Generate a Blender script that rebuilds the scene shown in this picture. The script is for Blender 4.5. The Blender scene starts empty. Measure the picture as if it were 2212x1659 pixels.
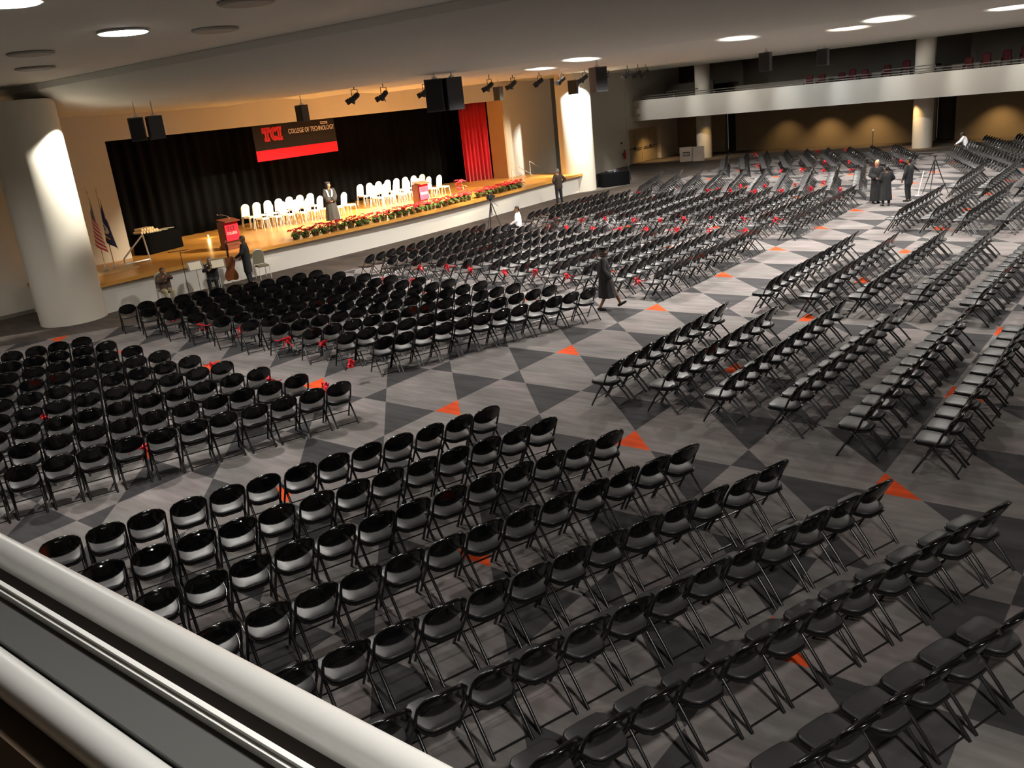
import bpy, bmesh, math, random
import numpy as np
from mathutils import Vector, Matrix
random.seed(7); np.random.seed(7)
C = bpy.context.scene.collection
SC = bpy.context.scene
PI = math.pi
# ------------------------------------------------------------------ camera, world, lights, exposure
FPX = 1872.4
yaw, pitch, roll = 0.6952, 0.3146, -0.1059
fw = Vector((-math.sin(yaw)*math.cos(pitch), math.cos(yaw)*math.cos(pitch), -math.sin(pitch)))
rt0 = Vector((math.cos(yaw), math.sin(yaw), 0)); up0 = rt0.cross(fw)
rt = rt0*math.cos(roll) + up0*math.sin(roll); up = -rt0*math.sin(roll) + up0*math.cos(roll)
cam = bpy.data.cameras.new('camera'); camo = bpy.data.objects.new('camera', cam); C.objects.link(camo)
M = Matrix(((rt.x, up.x, -fw.x), (rt.y, up.y, -fw.y), (rt.z, up.z, -fw.z))).to_4x4()
CAM = Vector((12.4908, -10.4567, 5.176)); M.translation = CAM
camo.matrix_world = M
cam.sensor_fit = 'HORIZONTAL'; cam.sensor_width = 36.0; cam.lens = FPX/2212*36.0
cam.clip_start = 0.05; cam.clip_end = 200
SC.camera = camo
w = bpy.data.worlds.new('hall'); SC.world = w; w.use_nodes = True
w.node_tree.nodes['Background'].inputs[0].default_value = (0.5, 0.48, 0.45, 1)
w.node_tree.nodes['Background'].inputs[1].default_value = 0.02
SC.view_settings.view_transform = 'Standard'; SC.view_settings.look = 'None'
SC.view_settings.gamma = 1; SC.view_settings.use_curve_mapping = False
SC.view_settings.exposure = 2.75
SC.cycles.use_denoising = True
SC.cycles.max_bounces = 6
SC.cycles.sample_clamp_indirect = 4.0

def lamp(kind, name, loc, power, color, aim=None, size=0.3, angle=60, blend=0.5):
    d = bpy.data.lights.new(name, kind); d.energy = power; d.color = color
    if kind == 'AREA':
        d.shape = 'DISK'; d.size = size
    else:
        d.shadow_soft_size = size
    if kind == 'SPOT':
        d.spot_size = math.radians(angle); d.spot_blend = blend
    o = bpy.data.objects.new(name, d); C.objects.link(o); o.location = loc
    if aim is not None:
        o.rotation_euler = (Vector(aim)-Vector(loc)).to_track_quat('-Z', 'Y').to_euler()
    return o
WARM = (1, .84, .60); NEUT = (1, .95, .89); AMB = (1, .62, .25); COOL = (.93, .98, 1.0)
# house downlights over the hall (set in the hall ceiling, see ceiling_light below)
HALL = [(x, y) for x in (-8, -2.5, 3, 8.5, 14) for y in (9.5, 16, 22.5, 29, 35.5)]
for x, y in HALL:
    lamp('SPOT', 'house_light', (x, y, 6.08), (285 if y < 20 else 215) if x < 8 else 130, NEUT, (x, y, 0), .16, 150, .6)
# lit downlights in the higher ceiling near the camera
NEARL = [(-2.68, -1.74), (0.36, -4.96), (-10.5, -5.2), (5.0, -6.5), (14.0, -8.6)]
NEARP = [330, 150, 200, 60, 300]
for (x, y), p in zip(NEARL, NEARP):
    lamp('SPOT', 'downlight', (x, y, 6.93), p, NEUT, (x, y, 0), .3, 150, .6)
# stage spots hung on the truss in front of the stage
FIX = [(-10.3, 10.33), (-10.3, 11.67), (-10.3, 13.76), (-10.3, 17.44), (-10.3, 18.94), (-10.3, 20.77),
       (-10.3, 22.42), (-10.3, 24.21), (-10.3, 26.09), (-10.3, 27.97), (-10.3, 28.98), (-10.3, 29.75)]
AIM = [(-17.5, 8.5), (-18.5, 12.0), (-17.2, 14.5), (-17.0, 17), (-17.0, 19.5), (-18.2, 15), (-17.5, 20.5),
       (-18, 23), (-17, 16.5), (-18, 26.5), (-17.5, 19), (-19, 29)]
FPOW = [600, 900, 1700, 2400, 2400, 1700, 2400, 900, 2200, 700, 1500, 600]
for (x, y), (ax, ay), p in zip(FIX, AIM, FPOW):
    lamp('SPOT', 'stage_spot', (x-.22, y, 5.70), p, WARM, (ax, ay, 1.2), .08, 40, .8)
# wall washers on the two round columns
lamp('SPOT', 'column_spot', (-13.35, 3.0, 5.95), 260, (1, .95, .85), (-14.9, 2.1, 4.4), .05, 62, .35)
lamp('SPOT', 'column_spot', (-13.55, 29.3, 5.75), 520, (1, .96, .88), (-15.2, 30.5, 3.6), .05, 70, .35)
# spots from the hall ceiling on the balcony front
for i, x in enumerate((-18, -14.5, -11.5, -8.5, -5.0, -2.0, 1.5, 4.5)):
    lamp('SPOT', 'fascia_spot', (x, 40.5, 5.98), 70, COOL if i in (3, 4) else NEUT, (x+.8, 45.2, 3.7), .06, 58, .6)
# warm downlights under the balcony
for x, y, p in ((-11.5, 50.0, 25), (-8.6, 49.9, 60), (-5.6, 49.9, 70), (1.8, 49.9, 70), (5.0, 49.9, 70), (-19.2, 46.2, 60), (-15.0, 46.0, 25), (-2.2, 46.2, 45)):
    lamp('SPOT', 'alcove_light', (x, y, 2.85), p, AMB, (x, y+.7, 0), .08, 92, 1)

# ------------------------------------------------------------------ materials
def mat(name, col, rough=.6, metal=0, spec=.5, noise=0, nscale=20, bump=0, bscale=60, emit=None, estr=0, coat=0, sheen=0):
    m = bpy.data.materials.new(name); m.use_nodes = True
    nt = m.node_tree; b = nt.nodes['Principled BSDF']
    b.inputs['Base Color'].default_value = (*col, 1); b.inputs['Roughness'].default_value = rough
    b.inputs['Metallic'].default_value = metal; b.inputs['Specular IOR Level'].default_value = spec
    b.inputs['Coat Weight'].default_value = coat; b.inputs['Sheen Weight'].default_value = sheen
    if emit:
        b.inputs['Emission Color'].default_value = (*emit, 1); b.inputs['Emission Strength'].default_value = estr
    if noise or bump:
        tc = nt.nodes.new('ShaderNodeTexCoord')
    if noise:
        n = nt.nodes.new('ShaderNodeTexNoise'); n.inputs['Scale'].default_value = nscale; n.inputs['Detail'].default_value = 4
        nt.links.new(tc.outputs['Object'], n.inputs['Vector'])
        r = nt.nodes.new('ShaderNodeMapRange'); r.inputs[3].default_value = 1-noise; r.inputs[4].default_value = 1+noise
        nt.links.new(n.outputs['Fac'], r.inputs[0])
        x = nt.nodes.new('ShaderNodeMix'); x.data_type = 'RGBA'; x.blend_type = 'MULTIPLY'; x.inputs[0].default_value = 1
        x.inputs[6].default_value = (*col, 1)
        nt.links.new(r.outputs[0], x.inputs[7]); nt.links.new(x.outputs[2], b.inputs['Base Color'])
    if bump:
        n2 = nt.nodes.new('ShaderNodeTexNoise'); n2.inputs['Scale'].default_value = bscale
        nt.links.new(tc.outputs['Object'], n2.inputs['Vector'])
        bp = nt.nodes.new('ShaderNodeBump'); bp.inputs['Strength'].default_value = bump; bp.inputs['Distance'].default_value = .01
        nt.links.new(n2.outputs['Fac'], bp.inputs['Height']); nt.links.new(bp.outputs['Normal'], b.inputs['Normal'])
    return m

class NT:
    """tiny helper to write node maths"""
    def __init__(s, m): s.t = m.node_tree
    def n(s, op, a, b=None):
        x = s.t.nodes.new('ShaderNodeMath'); x.operation = op
        for i, v in enumerate((a, b)):
            if v is None: continue
            if isinstance(v, (int, float)): x.inputs[i].default_value = v
            else: s.t.links.new(v, x.inputs[i])
        return x.outputs[0]
    def mix(s, f, a, b):
        x = s.t.nodes.new('ShaderNodeMix'); x.data_type = 'RGBA'
        for i, v in ((0, f), (6, a), (7, b)):
            if isinstance(v, tuple): x.inputs[i].default_value = (*v, 1)
            elif isinstance(v, (int, float)): x.inputs[i].default_value = v
            else: s.t.links.new(v, x.inputs[i])
        return x.outputs[2]
    def noise(s, vec, scale, detail=4, stretch=None):
        if stretch:
            mp = s.t.nodes.new('ShaderNodeMapping'); mp.inputs['Scale'].default_value = stretch
            s.t.links.new(vec, mp.inputs['Vector']); vec = mp.outputs[0]
        x = s.t.nodes.new('ShaderNodeTexNoise'); x.inputs['Scale'].default_value = scale; x.inputs['Detail'].default_value = detail
        s.t.links.new(vec, x.inputs['Vector']); return x.outputs['Fac']
    def ramp(s, v, a, b, lo=0., hi=1.):
        x = s.t.nodes.new('ShaderNodeMapRange'); s.t.links.new(v, x.inputs[0])
        for i, q in ((1, a), (2, b), (3, lo), (4, hi)): x.inputs[i].default_value = q
        return x.outputs[0]

def carpet():
    m = mat('carpet', (.2, .2, .2), .95, spec=.15, bump=.25, bscale=300)
    k = NT(m); t = m.node_tree; b = t.nodes['Principled BSDF']
    g = t.nodes.new('ShaderNodeNewGeometry'); s = t.nodes.new('ShaderNodeSeparateXYZ'); t.links.new(g.outputs['Position'], s.inputs[0])
    a = k.n('DIVIDE', s.outputs[0], 1.9); bb = k.n('DIVIDE', s.outputs[1], 1.9)
    fa = k.n('FRACT', a); fb = k.n('FRACT', bb); sm = k.n('ADD', fa, fb)
    small = k.n('LESS_THAN', sm, .325); big = k.n('GREATER_THAN', sm, 1.325)
    ia = k.n('FLOOR', a); ib = k.n('FLOOR', bb)
    odd = k.n('GREATER_THAN', k.n('FRACT', k.n('MULTIPLY', ia, .5)), .25)
    even = k.n('LESS_THAN', k.n('FRACT', k.n('MULTIPLY', ib, .5)), .25)
    orange = k.n('MULTIPLY', small, k.n('MULTIPLY', odd, even))
    dark = k.n('MINIMUM', k.n('ADD', small, big), 1)
    P = g.outputs['Position']
    n1 = k.ramp(k.noise(P, .55, 5, (1, 2.6, 1)), .3, .7, .72, 1.2)
    n2 = k.ramp(k.noise(P, 2.6, 4, (.5, 3.2, 1)), .3, .7, .82, 1.15)
    nn = k.n('MULTIPLY', n1, n2)
    light = k.mix(k.ramp(k.noise(P, .9, 4), .35, .65), (.205, .195, .185), (.225, .195, .19))
    col = k.mix(dark, light, (.062, .060, .062))
    col = k.mix(orange, col, (.72, .085, .02))
    # plain dark border carpet along the stage, the side wall and the far wall
    e1 = k.n('LESS_THAN', k.n('ADD', s.outputs[0], k.n('MULTIPLY', k.n('MAXIMUM', k.n('SUBTRACT', 3.2, s.outputs[1]), 0), .62)), -11.55)
    e2 = k.n('GREATER_THAN', s.outputs[1], 44.3)
    brd = k.n('MAXIMUM', e1, e2)
    col = k.mix(brd, col, (.098, .082, .070))
    x = t.nodes.new('ShaderNodeMix'); x.data_type = 'RGBA'; x.blend_type = 'MULTIPLY'; x.inputs[0].default_value = 1
    t.links.new(col, x.inputs[6]); t.links.new(nn, x.inputs[7])
    t.links.new(x.outputs[2], b.inputs['Base Color'])
    return m

def stagewood():
    m = mat('stage_wood', (.5, .25, .08), .32, spec=.4)
    k = NT(m); t = m.node_tree; b = t.nodes['Principled BSDF']
    g = t.nodes.new('ShaderNodeNewGeometry'); P = g.outputs['Position']
    n = k.ramp(k.noise(P, 1.0, 5, (9, .7, 9)), .3, .7)
    col = k.mix(n, (.56, .25, .045), (.66, .34, .075))
    t.links.new(col, b.inputs['Base Color']); return m

MT = dict(
    wall=mat('wall_paint', (.66, .62, .53), .85, spec=.2, noise=.03, nscale=1.5),
    wallc=mat('column_paint', (.64, .60, .51), .8, spec=.25, noise=.03, nscale=1.5),
    tan=mat('tan_paint', (.60, .42, .25), .8, spec=.2),
    grey=mat('grey_wall', (.20, .19, .16), .85, spec=.2),
    fasc=mat('stage_front_paint', (.72, .69, .62), .8, spec=.2),
    balc=mat('balcony_paint', (.62, .60, .54), .8, spec=.2, noise=.02, nscale=2),
    ceil=mat('ceiling_paint', (.58, .585, .53), .75, spec=.3, noise=.02, nscale=1),
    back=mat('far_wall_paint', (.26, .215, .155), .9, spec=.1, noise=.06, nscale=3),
    dark=mat('dark_opening', (.05, .045, .04), .9, spec=.1),
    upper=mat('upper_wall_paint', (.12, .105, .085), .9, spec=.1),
    carpet=carpet(), wood=stagewood(),
    black=mat('black_cloth', (.0045, .0045, .005), .95, spec=.05),
    red=mat('red_velvet', (.55, .012, .03), .85, spec=.15, sheen=.3),
    redb=mat('red_cloth', (.78, .02, .045), .8, spec=.2),
    bann=mat('banner_black', (.022, .018, .018), .8, spec=.2),
    white=mat('white_print', (.8, .74, .68), .8), crim=mat('crimson_print', (.70, .02, .035), .8), maroon=mat('maroon_print', (.13, .008, .012), .8),
    seat=mat('black_vinyl', (.034, .033, .034), .42, spec=.5, noise=.05, nscale=3, bump=.03, bscale=90),
    plast=mat('black_plastic', (.003, .003, .0032), .16, spec=.32),
    tube=mat('black_steel', (.010, .010, .0105), .28, spec=.5),
    mbl=mat('matt_black', (.015, .015, .017), .55), spk=mat('speaker_cabinet', (.045, .045, .055), .5, noise=.1, nscale=60),
    grille=mat('speaker_grille', (.012, .012, .013), .7),
    chrome=mat('chrome', (.75, .75, .75), .2, 1), alu=mat('brushed_aluminium', (.66, .66, .64), .33, .35),
    cap=mat('cap_edge_highlight', (.62, .62, .60), .45), capg=mat('grey_rail_plate', (.065, .066, .064), .65), brown=mat('brown_panel', (.10, .070, .045), .8, noise=.08, nscale=8), shade=mat('gap_strip_brown', (.05, .038, .032), .7),
    ribbon=mat('red_satin', (.78, .03, .045), .22, spec=.6), lens=mat('lamp_lens', (1, .95, .85), .3, emit=(1, .93, .8), estr=9),
    lamp=mat('downlight_glow', (1, 1, 1), .5, emit=(1, .97, .9), estr=6), ring=mat('unlit_downlight', (.36, .34, .30), .7),
    cream=mat('cream_fabric', (.78, .70, .58), .85), silver=mat('silver_frame', (.80, .76, .68), .35, .3),
    lect=mat('lectern_wood', (.17, .045, .02), .4, noise=.15, nscale=6), paper=mat('paper', (.82, .74, .56), .8), parch=mat('diploma_tan', (.82, .62, .34), .7),
    leaf=mat('poinsettia_leaf', (.07, .13, .025), .6), bract=mat('poinsettia_bract', (.58, .015, .03), .6, noise=.3, nscale=30), pot=mat('pot_foil', (.10, .06, .02), .6),
    gown=mat('black_gown', (.011, .011, .012), .85, noise=.2, nscale=6), suit=mat('dark_suit', (.017, .018, .021), .9),
    jack=mat('brown_jacket', (.045, .030, .022), .9), skind=mat('brown_skin', (.24, .11, .055), .55), skinl=mat('light_skin', (.55, .30, .20), .55),
    hairb=mat('black_hair', (.012, .009, .007), .5), hairg=mat('grey_hair', (.22, .21, .20), .6), blonde=mat('blonde_hair', (.62, .42, .18), .5), hairbr=mat('brown_hair', (.075, .045, .03), .5),
    shirt=mat('white_shirt', (.85, .84, .88), .8), purple=mat('purple_satin', (.42, .16, .62), .5), hood=mat('hood_white', (.82, .66, .5), .6),
    violin=mat('varnished_wood', (.28, .09, .03), .3), olive=mat('olive_fabric', (.22, .20, .13), .9), tanc=mat('tan_trousers', (.40, .35, .22), .9),
    brass=mat('brass', (.75, .55, .25), .25, 1), door=mat('door_paint', (.50, .40, .26), .6), fire=mat('extinguisher_red', (.55, .02, .015), .3),
    redseat=mat('red_seat_fabric', (.085, .010, .012), .9), poster=mat('poster_white', (.72, .62, .54), .7), screen=mat('poster_print', (.10, .12, .12), .7), glow=mat('candle_glow', (1, .8, .4), .5, emit=(1, .75, .35), estr=6),
    blue=mat('blue_led', (.1, .1, .8), .4, emit=(.2, .25, 1), estr=3), navy=mat('navy_cloth', (.02, .025, .08), .8), gold=mat('gold_print', (.6, .4, .06), .7),
    grey2=mat('grey_plastic', (.2, .2, .2), .5), brownw=mat('brown_coat', (.09, .06, .045), .9),
)

# ------------------------------------------------------------------ mesh helpers
class MB:
    def __init__(s): s.v = []; s.f = []; s.mi = []
    def add(s, v, f, mi=0, mx=None):
        o = len(s.v)
        s.v += [tuple(mx @ Vector(p)) for p in v] if mx is not None else [tuple(p) for p in v]
        s.f += [tuple(i+o for i in q) for q in f]; s.mi += [mi]*len(f); return s
    def box(s, x0, x1, y0, y1, z0, z1, mi=0, mx=None, bev=0):
        if bev:
            bm = bmesh.new(); bmesh.ops.create_cube(bm, size=1)
            for v in bm.verts: v.co = Vector(((x0+x1)/2+v.co.x*(x1-x0), (y0+y1)/2+v.co.y*(y1-y0), (z0+z1)/2+v.co.z*(z1-z0)))
            bmesh.ops.bevel(bm, geom=bm.edges[:], offset=bev, segments=2, affect='EDGES')
            bm.verts.ensure_lookup_table()
            s.add([v.co[:] for v in bm.verts], [[v.index for v in f.verts] for f in bm.faces], mi, mx); bm.free(); return s
        v = [(x, y, z) for z in (z0, z1) for y in (y0, y1) for x in (x0, x1)]
        return s.add(v, [(0, 2, 3, 1), (4, 5, 7, 6), (0, 1, 5, 4), (2, 6, 7, 3), (0, 4, 6, 2), (1, 3, 7, 5)], mi, mx)
    def tube(s, pts, r, n=6, mi=0, caps=True, mx=None):
        pts = [Vector(p) for p in pts]; rs = r if isinstance(r, (list, tuple)) else [r]*len(pts)
        t = (pts[1]-pts[0]).normalized(); ref = Vector((0, 0, 1)) if abs(t.z) < .9 else Vector((1, 0, 0))
        u = t.cross(ref).normalized(); V = []; F = []
        for i, p in enumerate(pts):
            d = (pts[min(i+1, len(pts)-1)]-pts[max(i-1, 0)]).normalized()
            u = (u-d*u.dot(d)).normalized(); w_ = d.cross(u)
            V += [p+(u*math.cos(2*PI*k/n)+w_*math.sin(2*PI*k/n))*rs[i] for k in range(n)]
        for i in range(len(pts)-1):
            for k in range(n):
                F.append((i*n+k, i*n+(k+1) % n, (i+1)*n+(k+1) % n, (i+1)*n+k))
        if caps: F += [tuple(range(n-1, -1, -1)), tuple(range((len(pts)-1)*n, len(pts)*n))]
        return s.add(V, F, mi, mx)
    def lathe(s, prof, n=24, mi=0, c=(0, 0, 0), sx=1, sy=1, mx=None):
        V = []; F = []; L = len(prof)
        for r, z in prof:
            V += [(c[0]+sx*r*math.cos(2*PI*k/n), c[1]+sy*r*math.sin(2*PI*k/n), c[2]+z) for k in range(n)]
        for i in range(L-1):
            for k in range(n): F.append((i*n+k, i*n+(k+1) % n, (i+1)*n+(k+1) % n, (i+1)*n+k))
        F += [tuple(range(n-1, -1, -1)), tuple(range((L-1)*n, L*n))]
        return s.add(V, F, mi, mx)
    def ball(s, c, r, n=10, mi=0, mx=None):
        r = (r, r, r) if isinstance(r, (int, float)) else r
        m_ = n//2+1
        V = [(c[0], c[1], c[2]-r[2])]+[(c[0]+r[0]*math.sin(PI*j/m_)*math.cos(2*PI*k/n), c[1]+r[1]*math.sin(PI*j/m_)*math.sin(2*PI*k/n), c[2]-r[2]*math.cos(PI*j/m_)) for j in range(1, m_) for k in range(n)]+[(c[0], c[1], c[2]+r[2])]
        F = [(0, 1+(k+1) % n, 1+k) for k in range(n)]
        for j in range(m_-2):
            F += [(1+j*n+k, 1+j*n+(k+1) % n, 1+(j+1)*n+(k+1) % n, 1+(j+1)*n+k) for k in range(n)]
        b = 1+(m_-2)*n; F += [(b+k, b+(k+1) % n, len(V)-1) for k in range(n)]
        return s.add(V, F, mi, mx)
    def prism(s, poly, h, mi=0, mx=None):
        """polygon in xy extruded from z=0 to z=h"""
        n = len(poly); V = [(x, y, 0) for x, y in poly]+[(x, y, h) for x, y in poly]
        F = [tuple(range(n-1, -1, -1)), tuple(range(n, 2*n))]+[(i, (i+1) % n, n+(i+1) % n, n+i) for i in range(n)]
        return s.add(V, F, mi, mx)
    def mesh(s, name, mats, smooth=False):
        me = bpy.data.meshes.new(name); me.from_pydata(s.v, [], s.f)
        for m in (mats if isinstance(mats, (list, tuple)) else [mats]): me.materials.append(MT[m] if isinstance(m, str) else m)
        if any(s.mi): me.polygons.foreach_set('material_index', s.mi)
        if smooth:
            me.polygons.foreach_set('use_smooth', [True]*len(s.f)); me.set_sharp_from_angle(angle=math.radians(smooth if smooth > 1 else 40))
        me.update(); return me
    def obj(s, name, mats, parent=None, smooth=False, loc=None):
        o = bpy.data.objects.new(name, s.mesh(name, mats, smooth)); C.objects.link(o)
        if parent is not None: o.parent = parent
        if loc: o.location = loc
        return o
def tag(o, label=None, cat=None, group=None, kind=None):
    for k, v in (('label', label), ('category', cat), ('group', group), ('kind', kind)):
        if v: o[k] = v
    return o
def thing(name, label, cat, loc=(0, 0, 0), rz=0, group=None):
    o = bpy.data.objects.new(name, None); C.objects.link(o); o.location = loc; o.rotation_euler = (0, 0, rz); o.empty_display_size = .2
    return tag(o, label, cat, group)
def struct(o, label=None):
    o['kind'] = 'structure'
    if label: o['label'] = label
    return o
def copytree(o, parent=None):
    c = o.copy(); C.objects.link(c)
    if parent is not None: c.parent = parent
    for ch in o.children: copytree(ch, c)
    return c
ORD = 'first second third fourth fifth sixth seventh eighth ninth tenth eleventh twelfth thirteenth fourteenth fifteenth sixteenth seventeenth eighteenth nineteenth twentieth'.split()

# ------------------------------------------------------------------ the room
struct(MB().box(-26, 22, -16, 54, -.2, 0).obj('floor', 'carpet'))
# near ceiling (higher), curved soffit, hall ceiling with shallow steps
def edge_y(x): return 2.35 + .045*(x+3) - .010*max(0, -(x+8))**2*0
prof = []   # (dy from edge, z)
for i in range(9):
    a = i/8; prof.append((a*a*5.5, 7.0-.87*math.sin(a*PI/2)))
xs = [-26 + 48*i/24 for i in range(25)]
mb = MB(); V = []; F = []
rows = [(-18.5, 7.0), (0, 7.0)] + [(.0, 6.98)] + prof[1:]
for dy, z in rows:
    for x in xs: V.append((x, edge_y(x)+dy if dy > -5 else -16, z))
n = len(xs)
for j in range(len(rows)-1):
    for i in range(n-1): F.append((j*n+i, j*n+i+1, (j+1)*n+i+1, (j+1)*n+i))
mb.add(V, F); struct(mb.obj('ceiling_near', 'ceil', smooth=25))
STEPS = [10.5, 14.5, 19.0, 24.5, 31.0, 37.5, 44.6]
mb = MB(); V = []; F = []
y0 = None
lines = [(lambda x: edge_y(x)+5.5, 6.13)]
for i, s_ in enumerate(STEPS):
    bow = (lambda s_: (lambda x: s_ + .004*(x+3)*(x+3)*(1 if s_ < 40 else 0)))(s_)
    if i < len(STEPS)-1: lines += [(bow, 6.12), ((lambda b: (lambda x: b(x)+.02))(bow), 6.46)]
    else: lines += [(bow, 6.14), ((lambda b: (lambda x: b(x)+.02))(bow), 6.9)]
for f_, z in lines:
    V += [(x, f_(x), z) for x in xs]
for j in range(len(lines)-1):
    for i in range(n-1): F.append((j*n+i, j*n+i+1, (j+1)*n+i+1, (j+1)*n+i))
mb.add(V, F); struct(mb.obj('ceiling_hall', 'ceil', smooth=20))
struct(MB().box(-26, 22, 44.6, 54, 6.9, 7.0).obj('ceiling_far', 'upper'))
struct(MB().box(-26, 22, -16, 54, 7.2, 7.4).obj('ceiling_slab', 'dark'))
# scallops of light on the hall ceiling: added unseen lamps below the panels, shining up at them
for x, y, p, c in ((-3.6, 11.2, 26, NEUT), (1.6, 11.2, 9, NEUT), (5.5, 11.3, 22, NEUT), (-8.2, 15.2, 14, NEUT), (3.3, 15.2, 14, (1, .8, .66)), (7.6, 15.3, 16, NEUT), (-5.6, 19.2, 12, COOL), (-.2, 19.2, 14, (1, .82, .7)), (4.9, 19.2, 13, NEUT),
                   (-10.4, 19.3, 18, NEUT), (-9.2, 24.2, 24, NEUT), (-3.2, 24.2, 14, NEUT), (1.5, 24.2, 13, COOL), (5.4, 24.2, 18, COOL), (-11, 30.2, 26, NEUT), (-6, 30.2, 15, COOL), (-1, 30.2, 14, NEUT), (3.2, 30.2, 22, NEUT), (-9.5, 37.2, 22, NEUT), (-4.2, 37.2, 22, NEUT), (.6, 37.2, 20, NEUT)):
    b = .003*(x+3)*(x+3)
    lamp('SPOT', 'scallop_lamp', (x, y+b+2.6, 5.72), p*2.6, c, (x, y+b+2.7, 6.4), .05, 112, .9)

# walls
struct(MB().box(-26, -24.5, -16, 54, 0, 7).obj('wall_stage_back', 'dark'))
struct(MB().box(20, 22, -16, 54, 0, 7).obj('wall_right', 'wall'))
struct(MB().box(-26, 22, -16, -15, 0, 7).obj('wall_rear', 'wall'))
mb = MB(); mb.box(-20.3, -19.2, 0.2, 6.1, 0, 6.9); mb.box(-20.3, -19.2, 29.32, 34.0, 0, 6.9); mb.box(-20.3, -19.2, 6.1, 29.32, 5.25, 6.9)
struct(mb.obj('wall_proscenium', 'wall'))
struct(MB().box(-20.29, -19.21, 29.20, 29.32, 1.0, 5.25).obj('trim_1', 'tan'), 'tan painted inner face of the stage opening')
struct(MB().box(-19.9, -18.5, -10, 2.2, 0, 6.9).obj('wall_left', 'wall'))
struct(MB().box(-18.49, -18.38, .10, .45, 0, 6.2).obj('trim_2', 'grey'), 'dark grey vertical trim on the side wall')
struct(MB().box(-18.49, -18.46, .45, 2.2, 0, .12).obj('baseboard_left', 'grey'))
# side passage beyond the stage and the angled wall to the doors
mb = MB(); mb.box(-20.2, -19.3, 34.0, 35.2, 0, 6.5); struct(mb.obj('wall_passage', 'grey'))
mb = MB(); mb.box(-24.4, -18.7, 35.6, 36.2, 0, 6.5); struct(mb.obj('wall_passage_end', 'wall'))
A = Vector((-19.4, 36.2)); B = Vector((-20.15, 44.0))
mb = MB(); mb.add([(A.x, A.y, 0), (B.x, B.y, 0), (B.x-1, B.y, 0), (A.x-1, A.y, 0), (A.x, A.y, 7), (B.x, B.y, 7), (B.x-1, B.y, 7), (A.x-1, A.y, 7)], [(0, 1, 5, 4), (1, 2, 6, 5), (2, 3, 7, 6), (3, 0, 4, 7), (4, 5, 6, 7)])
struct(mb.obj('wall_side', 'wall'))
mb = MB(); mb.box(-21.4, -20.12, 44.0, 44.25, 0, 7); mb.box(-21.4, -20.12, 48.75, 52, 0, 7); mb.box(-21.4, -20.12, 44.25, 48.75, 2.35, 7)
struct(mb.obj('wall_doors', 'wall'))
# far wall, openings, upper wall
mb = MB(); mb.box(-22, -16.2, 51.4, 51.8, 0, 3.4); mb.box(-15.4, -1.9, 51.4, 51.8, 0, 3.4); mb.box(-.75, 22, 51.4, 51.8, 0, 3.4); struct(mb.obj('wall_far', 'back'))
struct(MB().box(-16.2, -15.4, 51.9, 52.0, 0, 3.4).obj('dark_recess_1', 'dark')); struct(MB().box(-1.9, -.75, 51.9, 52.0, 0, 3.4).obj('dark_recess_2', 'dark'))  # dark sheets behind the two openings, recess shade put into their colour
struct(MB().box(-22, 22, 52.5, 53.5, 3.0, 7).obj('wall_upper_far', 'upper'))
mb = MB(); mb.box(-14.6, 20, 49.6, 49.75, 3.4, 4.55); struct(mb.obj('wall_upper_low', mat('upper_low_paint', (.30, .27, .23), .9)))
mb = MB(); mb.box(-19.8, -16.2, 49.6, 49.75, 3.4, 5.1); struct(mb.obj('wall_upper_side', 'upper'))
# far balcony
struct(MB().box(-20.2, 20, 45.0, 45.25, 2.92, 4.28).obj('balcony_front', 'balc'), 'pale balcony front across the far end of the hall')
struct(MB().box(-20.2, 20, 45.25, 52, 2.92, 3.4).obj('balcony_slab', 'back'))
# columns
def column(name, x, y, r, z0, z1):
    struct(MB().lathe([(r, z0), (r, z1)], 64).obj(name, 'wallc', smooth=30, loc=(x, y, 0)))
column('column_left', -15.35, 1.75, .98, 0, 6.6); column('column_stage_end', -15.45, 30.75, .95, 0, 6.6)
column('column_far', -15.9, 47.3, .52, 0, 7); column('column_far.001', -1.62, 47.2, .56, 0, 7)

# ------------------------------------------------------------------ stage
def bow(y, a): return a*math.cos(PI/2*max(-1, min(1, (y-16.6)/13.5)))**2
ys = [1.9+29.0*i/58 for i in range(59)]
def slab(x_of, x_back, z0, z1):
    m_ = MB(); n = len(ys); V = []
    for z in (z0, z1):
        V += [(x_of(y), y, z) for y in ys]+[(x_back, y, z) for y in ys]
    F = []
    for i in range(n-1):
        F += [(2*n+i, 2*n+i+1, 3*n+i+1, 3*n+i), (n+i, n+i+1, i+1, i), (i, i+1, 2*n+i+1, 2*n+i)]
    F += [(0, 2*n, 3*n, n), (n-1, 2*n-1, 4*n-1, 3*n-1)]
    return m_.add(V, F)
struct(slab(lambda y: -14.75+bow(y, .75), -24.5, .88, 1.0).obj('stage_floor', 'wood', smooth=30), 'honey coloured wooden stage floor')
struct(slab(lambda y: -14.95+bow(y, .62), -24.4, 0, .88).obj('stage_front', 'fasc', smooth=30), 'white painted stage front below the wooden lip')
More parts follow.
